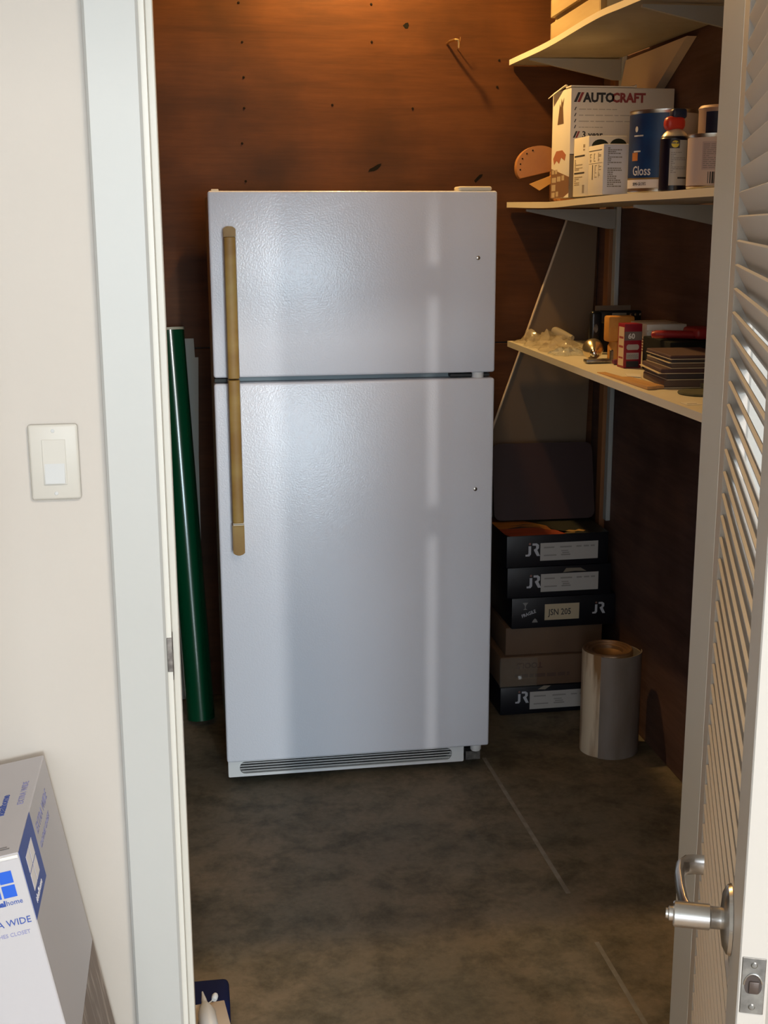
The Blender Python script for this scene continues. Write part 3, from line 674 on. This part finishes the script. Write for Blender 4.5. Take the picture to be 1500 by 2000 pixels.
t = thing('plastic_tube', 'translucent plastic tube lying slanted on the heap of clear bags', 'tube', (1.21,3.80,Z3))
mk('tube_body', lathe(B(), [(0,0),(.012,0),(.014,.006),(.014,.03),(.009,.09),(.008,.095),(0,.095)], 18, axisM((1.172,3.93,1.280),(.40,-1,-.20))), film('milky_film',(.50,.44,.33),.6), t)
# reflector bulb on a steel clip
t = thing('reflector_bulb', 'gold and silver reflector bulb lying beside the clear bags', 'light bulb', (1.175,3.50,Z3))
GOLD = mat('gold_reflector',(.70,.60,.42),.25,.9)
mb = axisM((1.168,3.52,1.2600),(-.22,-1,-.20))
mk('reflector', lathe(B(), [(0,-.018),(.022,-.016),(.0305,-.006),(.031,.0),(.027,.013),(.019,.026),(.0125,.033),(.012,.036),(0,.036)], 32, mb), GOLD, t)
mk('base', lathe(B(), [(.0105,.034),(.0115,.037),(.0098,.040),(.0112,.043),(.0095,.046),(.0085,.05),(.004,.053),(0,.0535)], 20, mb), CHROME, t)
mk('mount_plate', bx(1.125,1.20,3.44,3.475,Z3-.001,Z3+.008,bev=.002,seg=2), STEELD, t)
mk('mount_lug', bx(1.205,1.232,3.47,3.50,Z3-.001,Z3+.032,bev=.002,seg=1), STEELD, t)
# black organiser tray with inner things
BLK = mat('black_gloss_plastic',(.010,.011,.014),.28)
t = thing('tool_case', 'upright black plastic tool case behind the orange sponge', 'tool case', (1.29,3.73,Z3))
mk('case_wall', bx(1.216,1.252,3.69,3.72,Z3-.001,1.357,bev=.010,seg=3), BLK, t)
mk('case_wall', bx(1.245,1.38,3.70,3.725,1.318,1.357,bev=.006,seg=2), BLK, t)
mk('case_back', bx(1.252,1.38,3.722,3.735,Z3-.001,1.32,bev=.003,seg=1), BLK, t)
mk('logo_plate', prism(B(), [(1.232+.006*math.cos(q),3.6895,1.305+.013*math.sin(q)) for q in [2*pi*i/14 for i in range(14)]], (0,.0004,0)), STEELD, t)
mk('clip', bx(1.285,1.33,3.6985,3.7,1.336,1.350), mat('clip_grey',(.18,.18,.16),.5), t)
for x in (1.345,1.36,1.375): mk('screw', lathe(B(), [(0,.0015),(.003,.001),(.004,0)], 8, axisM((x,3.6995,1.345),(0,-1,0))), STEEL, t)
o = mk('cardboard_sheet', bx(1.265,1.38,3.80,3.806,Z3-.001,1.366,bev=.001,seg=1), mat('grey_card',(.18,.13,.09),.7)); finish(o,'flat grey card standing behind the black tool case','card')
# orange sponge block and orange jar
ORG = mat('orange_foam',(.60,.29,.06),.75,c2=(.52,.23,.04),nscale=30)
o = mk('sponge_block', bx(1.196,1.275,3.47,3.515,1.2835,1.357,bev=.006,seg=2), ORG); finish(o,'orange foam sanding block lying across orange jar behind the red box','sponge')
t = thing('orange_jar', 'small round orange plastic jar left of the red box', 'jar', (1.245,3.545,Z3))
mk('jar_body', lathe(B(), [(0,0),(.022,0),(.025,.004),(.025,.045),(.021,.051),(.021,.056),(0,.056)], 26, Matrix.Translation((1.228,3.49,Z3-.002))), ORG, t)
# red sandpaper box
t, a, b, h = carton('sandpaper_box', 'small dark red box numbered 60 on the lower shelf', 'box', 1.190,1.241,3.32,3.37,Z3-.0035,1.347, mat('red_carton',lin((140,18,40)),.5), bev=.001, rot=.03)
m = Mf(a,b)
dl(t,'panel_print',decal([(.0,.076,.051,.100)],m),mat('box_grey',(.16,.13,.12),.5)); dl(t,'lettering',text('60',.020,m @ Matrix.Translation((.010,.081,.0005)),weight=.0006),PRINTW)
dl(t,'panel_print',decal([[(.011,.050),(.039,.050),(.043,.054),(.043,.061),(.039,.065),(.011,.065),(.007,.061),(.007,.054)],(.007,.024,.043,.042)],m),PAPER)
dl(t,'small_print',decal(noisy_print(.009,.027,.041,.039,5,3,1,.3)+[(.007,.002,.043,.019)],m,h=.0007),INK)
dl(t,'panel_print',decal([(.008,.006,.047,.112)],Ml(a,b)),mat('box_cream',(.60,.48,.34),.6)); dl(t,'small_print',decal([(.012,.08,.043,.086),(.012,.055,.043,.061),(.012,.025,.043,.03)],Ml(a,b),h=.0007),INKR)
o = mk('red_card', bx(1.192,1.214,3.40,3.42,Z3-.002,Z3+.011,bev=.002,seg=1), mat('maroon_plastic',(.16,.03,.06),.5)); finish(o,'little maroon tab on the shelf at the foot of the orange jar','tab')
# long white carton behind
t, a, b, h = carton('long_carton', 'long white carton behind the red box and red handled tool', 'box', 1.262,1.378,3.34,3.50,Z3-.003,1.343, CARDW2, bev=.002)
m = Ml(a,b); dl(t,'small_print',decal(noisy_print(.11,.04,.15,.08,5,2,1,.4),m),INKR)
dl(t,'thumb_hole',decal([oval(.10,.04,.016,.007)],Mt(a,b,h)),INKG)
mk('flap', bx(-a,-a+.05,-b-.012,-b-.001,h-.02,h-.016), CARDW2, t, local=True)
# red handled tool
RED = mat('red_grip',(.33,.018,.022),.4)
t = thing('red_handled_tool', 'tool with dark red plastic grip lying on black pad above sandpaper stack', 'tool', (1.27,2.98,Z3))
bm = B(); tube(bm, [(1.216,3.175,1.3305),(1.222,3.17,1.331),(1.245,3.165,1.3315),(1.275,3.16,1.331),(1.305,3.155,1.330),(1.335,3.15,1.329)], [.009,.0125,.0125,.0125,.013,.014], 14, flat=(1,.85)); mk('grip', bm, RED, t)
mk('grip_end', lathe(B(), [(0,.0015),(.008,.001),(.0095,0)], 16, axisM((1.2155,3.1755,1.3305),(-.99,.1,0))), mat('red_grip_end',(.50,.02,.035),.4), t)
bm = B(); box(bm,1.315,1.38,3.12,3.22,1.3185,1.348,bev=.01,seg=3); mk('tool_head', bm, RED, t)
o = mk('rubber_block', bx(1.236,1.38,3.10,3.30,Z3-.004,1.316,bev=.004,seg=2), mat('black_rubber',(.007,.008,.008),.7,spec=.2)); finish(o,'black rubber block under the red handled tool','block')
# sandpaper / tile stack
PADS = [mat('pad_brown',(.13,.085,.065),.8),mat('pad_dark',(.055,.045,.048),.75),mat('pad_maroon',(.085,.045,.045),.8)]
PEDGE = mat('pad_backing',(.62,.52,.36),.7)
zz = Z3-.0040
for k in range(6):
    sx = (0,.004,-.006,.012,.016,.010)[k]; rr = (.10,.07,.12,.05,.09,.06)[k]
    hh = (.019,.015,.012,.012,.009,.010)[k]
    t = thing('sanding_sheet', ('lowest and thickest brown sanding sheet of the stack','second sanding sheet up, sticking out at left','third sanding sheet from the bottom of the stack','fourth sanding sheet up, dark with a pale backing','fifth sanding sheet up, thin and curled','topmost sanding sheet of the stack')[k], 'sandpaper', (1.21+sx,2.985,zz), (0,0,-rr), group='sanding sheets in a stack')
    M_ = Matrix.Identity(4)
    mk('sheet', bx(-.058,.085,-.095,.10,.0018,hh,bev=.002,seg=1), PADS[k%3], t, local=True)
    mk('backing', bx(-.064+.006*(k%2),.085,-.097,.102,0,.0017), PEDGE, t, local=True)
    zz += hh+.0004
# keep the stack in front of the black block
for o in [x for x in COL.objects if x.name.startswith('sanding_sheet')]: o.location.y -= .0
o = mk('paper_scrap', prism(B(), [(1.135,3.13,Z3-.0035),(1.15,3.19,Z3-.0035),(1.185,3.17,Z3-.0035),(1.165,3.11,Z3-.0035)], (0,0,.0015)), CARDW2, smooth=False); finish(o,'small white paper scrap by the sandpaper stack','paper')
# wood shims
SHIM = mat('shim_wood',(.56,.33,.14),.6,c2=(.45,.24,.09),nscale=10,stretch=(4,.4,4))
for k,(x,y,L_,r_,zt) in enumerate(((1.104,3.06,.36,.02,0),(1.130,3.01,.24,.0,.0))):
    bm = B(); box(bm,-.012,.012,-L_/2,L_/2,0,.002+.0055*1); 
    for v in bm.verts:
        if v.co.y > 0 and v.co.z > .001: v.co.z = .0015
    o = mk('wood_shim', bm, SHIM, smooth=False); o.location = (x,y,Z3-.0045); o.rotation_euler = (0,0,r_)
    finish(o,('thin tapered wood shim nearest the front edge of the lower shelf','second tapered wood shim, lying beside the sandpaper stack')[k],'wood shim',group='wood shims on the lower shelf')
# green scouring pads and label slip
GRN = mat('olive_scour',(.09,.088,.055),.9,c2=(.065,.066,.04),nscale=40)
bm = B(); prism(bm, [(1.158+.0, 2.81,Z3-.0045)]+[(1.20+.055*math.cos(q),2.72+.085*math.sin(q),Z3-.0045) for q in [math.radians(d) for d in range(150,400,14)]]+[(1.25,2.82,Z3-.0045)], (0,0,.006))
o = mk('scouring_pad', bm, GRN, smooth=False)
bpy.data.objects.remove(o)
o = mk('scouring_pad', lathe(B(), [(0,0),(.058,0),(.060,.003),(.058,.006),(0,.006)], 30, Matrix.Translation((1.200,2.79,Z3-.0055))), GRN); finish(o,'round olive scouring pad at the right end of the lower shelf','scouring pad',group='olive scouring pads')
o = mk('scouring_pad', bx(1.22,1.33,2.72,2.86,Z3+.001,Z3+.012,bev=.002,seg=1), mat('olive_scour_light',(.12,.115,.07),.9)); finish(o,'square olive scouring pad lying on the round one','scouring pad',group='olive scouring pads')
o = mk('paper_slip', bx(1.09,1.125,2.62,2.66,Z3-.0058,Z3-.0048), CARDW2); finish(o,'tiny white printed slip near the right front edge of the lower shelf','paper')
mk_print('small_print', decal([(1.097,2.635,1.12,2.637)], Matrix.Translation((0,0,Z3-.0048))), INKG, o)

# ------------------------------------------------------------------ leaning panel, red board, floor stack
bm = B(); q = [(1.296,1.659),(1.392,1.659),(1.366,.855),(1.345,.02),(.87,.02),(.87,.466)]
def lean(x,z): return (x, YB-.008-.045*(1-z/1.66), z)
prism(bm, [lean(x,z) for x,z in q], (0,-.006,0))
o = mk('hardboard_sheet', bm, mat('buff_hardboard',(.17,.115,.07),.65,c2=(.15,.10,.06),nscale=3,stretch=(2,1,.6)), smooth=False); finish(o,'large buff panel with slanted pale edge leaning behind the shelves','panel')
bm = B(); p1 = Vector(lean(.871,.466)); p2 = Vector(lean(1.297,1.659)); tube(bm, [p1+Vector((-.004,-.006,0)),p2+Vector((-.004,-.006,0))], .004, 6); mk('pale_edge', bm, mat('pale_edge_band',(.62,.50,.36),.6), o, label='pale edge strip')
JB = mat('navy_black_carton',lin((15,17,26)),.42); JW = mat('carton_white_print',(.52,.54,.60),.5); FAINT = mat('label_print',(.27,.26,.25),.6)
def jr_mark(t, m, x, z, s):
    # the two-letter mark: j with red dot, R with open bowl
    dl(t,'emblem',decal([[(x+.22*s,z+.78*s),(x+.42*s,z+.78*s),(x+.42*s,z+.15*s),(x+.3*s,z),(x,z),(x,z+.14*s),(x+.16*s,z+.14*s),(x+.22*s,z+.22*s)]],m),JW)
    dl(t,'emblem',decal([oval(x+.32*s,z+.95*s,.09*s,.09*s,8)],m),mat('emblem_dot',(.25,.12,.10),.5))
    dl(t,'emblem',decal([[(x+.52*s,z+.98*s),(x+.85*s,z+.98*s),(x+1.02*s,z+.85*s),(x+1.02*s,z+.6*s),(x+.9*s,z+.47*s),(x+1.12*s,z),(x+.88*s,z),(x+.64*s,z+.44*s),(x+.64*s,z+.52*s),(x+.8*s,z+.6*s),(x+.8*s,z+.8*s),(x+.52*s,z+.82*s)]],m),JW)
def jr_label(t, m, x0,z0,x1,z1, seed):
    dl(t,'label',decal([(x0,z0,x1,z1)],m),PAPER)
    L_, H_ = x1-x0, z1-z0; pr = []
    for fx, fl_ in ((.06,.18),(.34,.2),(.62,.09),(.75,.09),(.87,.07)):
        pr += [(x0+fx*L_, z0+.70*H_, x0+(fx+fl_)*L_, z0+.78*H_)]
    for fx, fl_ in ((.06,.22),(.36,.16)): pr += [(x0+fx*L_, z0+.26*H_, x0+(fx+fl_)*L_, z0+.33*H_)]
    pr += [(x0+.38*L_, z0+.38*H_, x0+.5*L_, z0+.44*H_),(x0+.36*L_, z0+.5*H_, x0+.48*L_, z0+.55*H_)]
    dl(t,'small_print',decal(pr,m,h=.0007),FAINT)
G = 'dark cartons stacked in the corner'
t,a,b,h = carton('parts_carton','topmost dark carton with orange and red picture on its lid','box',1.004,1.352,3.85,4.13,.5155,.623,JB,bev=.003,group=G,rot=.02)
m = Mf(a,b); jr_mark(t,m,.064,.037,.044); jr_label(t,m,.114,.020,.312,.080,1)
m = Mt(a,b,h)
dl(t,'picture_print',decal([[(.0,.03),(.01,.0),(.20,.0),(.215,.03),(.13,.10),(.0,.10)]],m),mat('lid_red',(.42,.08,.03),.5,c2=(.25,.05,.02),nscale=14,stretch=(.4,3,1)))
dl(t,'picture_print',decal([[(.0,.10),(.13,.10),(.17,.06),(.17,.12),(.115,.20),(.0,.20)]],m,h=.0006),mat('lid_orange',(.50,.25,.05),.5,c2=(.36,.12,.03),nscale=14,stretch=(.4,3,1)))
dl(t,'picture_print',decal([[(.0,.20),(.12,.20),(.10,.26),(.0,.26)]],m),mat('lid_brown',(.12,.04,.02),.5))
dl(t,'picture_print',decal([[(.03,.10),(.08,.125),(.11,.112),(.145,.10),(.10,.105),(.06,.098)],[(.05,.135),(.10,.15),(.13,.135),(.10,.14)]],m,h=.001),INK)
dl(t,'picture_print',decal([[(.20,.0),(.348,.0),(.348,.26),(.11,.26),(.165,.12)]],m),mat('lid_charcoal',(.035,.037,.03),.4))
dl(t,'picture_print',decal([[(.21,.035),(.225,.05),(.245,.04),(.262,.055),(.28,.035),(.292,.05),(.27,.022),(.25,.03),(.23,.02)],(.20,.008,.235,.014)],m,h=.0008),mat('lid_gold',(.42,.26,.09),.5))
t,a,b,h = carton('parts_carton','second dark carton from the top, label with a small notch','box',1.010,1.366,3.852,4.14,.410,.5145,JB,bev=.003,group=G,rot=.012)
m = Mf(a,b); jr_mark(t,m,.066,.033,.044); jr_label(t,m,.114,.018,.312,.079,2)
dl(t,'torn_patch',decal([[(.19,.082),(.23,.085),(.27,.083),(.25,.095),(.20,.096)]],m),mat('torn_card',(.22,.19,.15),.8))
t,a,b,h = carton('parts_carton','third dark carton from the top with buff JSN 205 label','box',1.028,1.384,3.853,4.14,.303,.409,JB,bev=.003,group=G,rot=.008)
m = Mf(a,b); jr_mark(t,m,.278,.040,.040); dl(t,'label',decal([(.113,.026,.232,.081)],m),PAPERY)
dl(t,'lettering',text('JSN 205',.030,m @ Matrix.Translation((.126,.043,.0006)),weight=.0003,xs=.8),INK)
dl(t,'lettering',text('FRAGILE',.016,m @ Matrix.Translation((.036,.038,0)) @ Matrix.Rotation(.34,4,'Z'),weight=.0003,xs=.85),JW)
dl(t,'emblem',decal([[(.036,.09),(.056,.09),(.048,.08),(.047,.07),(.053,.066),(.039,.066),(.045,.07),(.044,.08)],[(.07,.02),(.09,.02),(.085,.03),(.08,.034),(.074,.028)]],m),mat('emblem_grey',(.25,.25,.25),.5))
t,a,b,h = carton('cardboard_carton','plain brown cardboard carton under the JSN 205 carton','box',1.016,1.35,3.868,4.14,.2055,.302,KRAFT,bev=.004,group='brown cartons in the stack',rot=-.01)
t,a,b,h = carton('cardboard_carton','plastic wrapped brown cardboard carton with upside-down lettering TOOLS','box',.994,1.345,3.855,4.13,.0995,.2045,KRAFT,bev=.004,group='brown cartons in the stack',rot=.006)
m = Mf(a,b); dl(t,'lettering',text('TOOLS',.028,m @ Matrix.Translation((.145,.082,0)) @ Matrix.Rotation(pi,4,'Z'),weight=.0006),mat('faded_ink',(.085,.04,.03),.7))
dl(t,'small_print',decal(noisy_print(.05,.030,.24,.044,1,4,1,.9),m),mat('faded_ink2',(.095,.055,.04),.7))
wr = B(); rnd = random.Random(5); rows = []
for j in range(9):
    rows.append([wr.verts.new((-a-.004+ (i/12)*.13, -b-.003-rnd.uniform(0,.006), .002+.10*j/8)) for i in range(13)])
for A_, C_ in zip(rows, rows[1:]):
    for i in range(12): wr.faces.new((A_[i],A_[i+1],C_[i+1],C_[i]))
mk('plastic_wrap', wr, mat('wrap_film',(.4,.38,.32),.12,alpha=.22,spec=.9), t, local=True, angle=8)
t,a,b,h = carton('parts_carton','bottom dark carton standing on the concrete floor','box',.994,1.345,3.852,4.13,.0005,.0985,JB,bev=.003,group=G,rot=.01)
m = Mf(a,b); jr_mark(t,m,.052,.040,.042); jr_label(t,m,.102,.016,.335,.078,5)
dl(t,'torn_patch',decal([[(.13,.086),(.155,.084),(.175,.097),(.15,.098)]],m),mat('torn_card2',(.24,.21,.17),.8))
# dark red rounded board
bm = B(); p = ringpts(0,.35,0,.262,.024,5)
prism(bm, [(x,0,z_) for x,z_ in p], (0,.022,0)); bmesh.ops.bevel(bm, geom=[e for e in bm.edges if abs(e.verts[0].co.y-e.verts[1].co.y)<.001], offset=.003, segments=2, affect='EDGES')
o = mk('rounded_board', bm, mat('dark_red_vinyl',(.028,.008,.007),.5)); o.location = (1.012,4.035,.631); o.rotation_euler = (math.radians(-14),0,-.03)
finish(o,'dark red board with rounded corners standing on the stacked cartons','board')
# sheet metal roll
c = (1.253,3.535); r = .078
ROLL = mat('stained_flashing',(.78,.68,.53),.5,c2=(.30,.17,.075),nscale=10,stretch=(1.8,1.8,.2),amt=(.42,.56),spec=.4); RIM = mat('rusty_roll_rim',(.26,.15,.075),.45,.4,c2=(.16,.09,.05),nscale=20)
t = thing('flashing_roll', 'stained roll of sheet metal flashing standing on the floor by the dark wall', 'roll', (c[0],c[1],0))
T = Matrix.Translation((c[0],c[1],0))
mk('roll_body', lathe(B(), [(0,.0005),(r,.0005),(r,.328),(r-.001,.332)], 48, T), ROLL, t)
mk('roll_end', lathe(B(), [(r-.001,.332),(r-.004,.336),(r-.009,.336),(r-.011,.331),(r-.018,.332),(r-.020,.327),(r-.030,.328),(r-.032,.318),(r-.05,.31),(0,.305)], 48, T), RIM, t)
sp = B(); rows = []
for i in range(26):
    q = math.radians(-122+ i*6.2); rr = r+.003+.022*min(1,max(0,(i)/16)); zt = .331+.0*i - (.012 if i > 18 else 0)
    rows.append([Vector((c[0]+rr*math.cos(q), c[1]+rr*math.sin(q), z_)) for z_ in (.0006 , zt)] + [Vector((c[0]+(rr+.0022)*math.cos(q), c[1]+(rr+.0022)*math.sin(q), z_)) for z_ in (zt, .0006)])
rv = [[sp.verts.new(p_) for p_ in row] for row in rows]
for A_, C_ in zip(rv, rv[1:]):
    for k in range(4): sp.faces.new((A_[k],A_[(k+1)%4],C_[(k+1)%4],C_[k]))
sp.faces.new(rv[0]); sp.faces.new(rv[-1])
mk('outer_sheet', sp, mat('dull_flashing',(.27,.24,.225),.5,c2=(.18,.145,.12),nscale=7,stretch=(1.5,1.5,.4)), t, label='loose outer sheet')

# ------------------------------------------------------------------ left of the fridge
t = thing('green_tube', 'tall glossy green tube leaning in the gap left of the refrigerator', 'tube', (0,3.97,0))
ax_ = Vector((-.052,4.12,1.29))-Vector((.0,3.965,.012))
Mx = axisM((.0,3.965,.014), ax_); Lx = ax_.length
mk('tube_shell', lathe(B(), [(.040,0),(.046,0),(.046,Lx),(.040,Lx),(.040,Lx-.15),(0,Lx-.15)], 36, Mx), mat('green_gloss',lin((0,62,37)),.22,coat=.3), t)
mk('end_ring', lathe(B(), [(.0465,Lx-.006),(.0472,Lx-.006),(.0472,Lx+.002),(.041,Lx+.002)], 36, Mx), mat('pale_ring',(.42,.40,.30),.5), t)
bm = B(); q = [(-.20,.004),(.017,.004),(.026,.86),(.037,1.19),(.026,1.19),(.024,1.252),(-.20,1.252)]
prism(bm, [(x,YB-.004-.02*(1-z_/1.26),z_) for x,z_ in q], (0,-.006,0))
o = mk('notched_board', bm, mat('white_board',(.42,.42,.38),.6), smooth=False); finish(o,'thin off-white notched board behind the green tube','board')

# ------------------------------------------------------------------ small things on the floor by the left jamb
o = mk('navy_case', bx(-.19,.036,2.27,2.36,.0005,.085,bev=.012,seg=3), mat('navy_case',lin((22,30,70)),.8,spec=.15)); finish(o,'small navy case on the closet floor behind the doorway edge','case')
t,a,b,h = carton('beige_box','small beige box on the closet floor at the doorway edge','box',-.17,.033,2.075,2.215,.0005,.12,mat('beige_card',(.50,.43,.36),.6),rot=.12)
t = thing('glue_bottle','white squeeze bottle with nozzle lying on the beige box','bottle',(-.02,2.15,.12))
WP = mat('white_squeeze_plastic',(.62,.65,.68),.4)
Mg = axisM((-.004,2.085,.1390),(-.10,1,.0))
mk('bottle_body', lathe(B(), [(0,0),(.014,.0),(.0170,.005),(.0175,.05),(.0170,.075),(.010,.098),(.006,.108),(0,.108)], 24, Mg), WP, t)
mk('nozzle', lathe(B(), [(.006,.108),(.0055,.118),(.003,.135),(.0018,.146),(0,.147)], 14, Mg), WP, t)
bm = B(); tube(bm, [Mg@Vector((-.006,0,.105)),Mg@Vector((-.014,.0,.112)),Mg@Vector((-.019,.0,.118))], .0012, 6); mk('cap_strap', bm, WP, t)
mk('cap', lathe(B(), [(0,0),(.005,0),(.0062,.004),(.0062,.010),(.004,.014),(0,.014)], 16, axisM(Mg@Vector((-.019,0,.114)),(.3,1,.4))), WP, t)
o = mk('folded_paper', prism(B(), [(-.012,2.085,.1215),(.012,2.10,.1215),(.034,2.085,.1215),(.03,2.05,.1215)], (0,0,.001)), CARDW, smooth=False); finish(o,'white folded paper lying over the front of the beige box','paper')

# ------------------------------------------------------------------ long closet-kit box leaning in the hall corner
tilt = math.radians(9.8)
# local frame: x across the front, z along the length, origin at lower left edge on the floor
bw, bd, bl = .135, .315, .803
x_tr = -.2445
ct, sn = math.cos(tilt), math.sin(tilt)
ox = x_tr + bl*sn - bw*ct
t = thing('closet_kit_box','long white carton with blue window logo leaning on the wall below the switch','box',(ox,1.562,.0005),(0,-tilt,0))
BXM = mat('kit_carton',(.44,.42,.435),.5); 
mk('carton', bx(0,bw,0,bd,0,bl,bev=.0015,seg=1), BXM, t, local=True)
Mfr = frame((0,0,0),(1,0,0),(0,0,1)); Msd = frame((bw,0,0),(0,1,0),(0,0,1)); Mtp = frame((0,0,bl),(1,0,0),(0,1,0))
def u(px): return px
# front: window logo (four squares), name, product lines
X0 = bw-.0245
sq = .0175; g_ = .0030
lx1 = bw-.0155; lz1 = bl-.0225
dl(t,'logo',decal([(lx1-sq,lz1-sq,lx1,lz1),(lx1-2*sq-g_,lz1-sq,lx1-sq-g_,lz1),(lx1-sq,lz1-2*sq-g_,lx1,lz1-sq-g_),(lx1-2*sq-g_,lz1-2*sq-g_,lx1-sq-g_,lz1-sq-g_)],Mfr),BLUE)
dl(t,'lettering',text('home',.0106,Mfr @ Matrix.Translation((bw-.0325,bl-.0715,0)),xs=.9),BLUED)
dl(t,'lettering',text('ideal',.0106,Mfr @ Matrix.Translation((bw-.033,bl-.0715,0)),weight=.0006,align='RIGHT'),BLUED)
dl(t,'lettering',text('EXTRA WIDE',.0138,Mfr @ Matrix.Translation((bw-.0065,bl-.102,0)),align='RIGHT',xs=.93),BLUED)
dl(t,'lettering',text('CLOTHES CLOSET',.0080,Mfr @ Matrix.Translation((bw-.0115,bl-.1175,0)),align='RIGHT',xs=.95),INKL)
# side: blue corner label with white window mark
dl(t,'label',decal([(.0,bl-.1015,.118,bl)],Msd),BLUED)
q_ = []
for i in range(2):
    for j in range(2): q_.append((.030+i*.030, bl-.062+j*.027-.013, .030+i*.030+.027, bl-.062+j*.027+.0115))
dl(t,'logo',decal(q_,Msd,h=.0007),CARDW)
dl(t,'lettering',text('idealhome',.014,Msd @ Matrix.Translation((.026,bl-.092,.0004)),weight=.0001),CARDW)
ms2 = frame((bw,.165,bl-.040),(0,1,0),(0,0,1))
dl(t,'lettering',text('EXTRA WIDE',.022,Msd @ Matrix.Translation((.135,bl-.045,0)),xs=.95),INKL)
dl(t,'lettering',text('CLOTHES CLOSET',.013,Msd @ Matrix.Translation((.135,bl-.068,0))),INKL)
dl(t,'picture_print',decal([(.004,.06,.3145,bl-.331)],Msd),mat('wood_picture',(.15,.105,.08),.5,c2=(.34,.28,.23),nscale=9,stretch=(1,7,1.2),amt=(.5,.68)))
# top: upside-down lettering, end flap seam
dl(t,'lettering',text('EXTRA WIDE',.013,Mtp @ Matrix.Translation((bw-.012,.150,0)) @ Matrix.Rotation(pi/2,4,'Z')),INKL)
dl(t,'lettering',text('idealhome',.016,Mtp @ Matrix.Translation((bw-.036,.125,0)) @ Matrix.Rotation(pi/2,4,'Z'),weight=.0004),BLUED)
dl(t,'small_print',decal([(.05,.016,bw-.014,.019),(.06,.022,bw-.018,.024)],Mtp),INKG)
mk('flap', bx(.001,bw-.001,-.0025,.006,bl-.0065,bl-.0015,bev=.0012,seg=2), mat('kit_flap',(.62,.60,.58),.55), t, local=True)
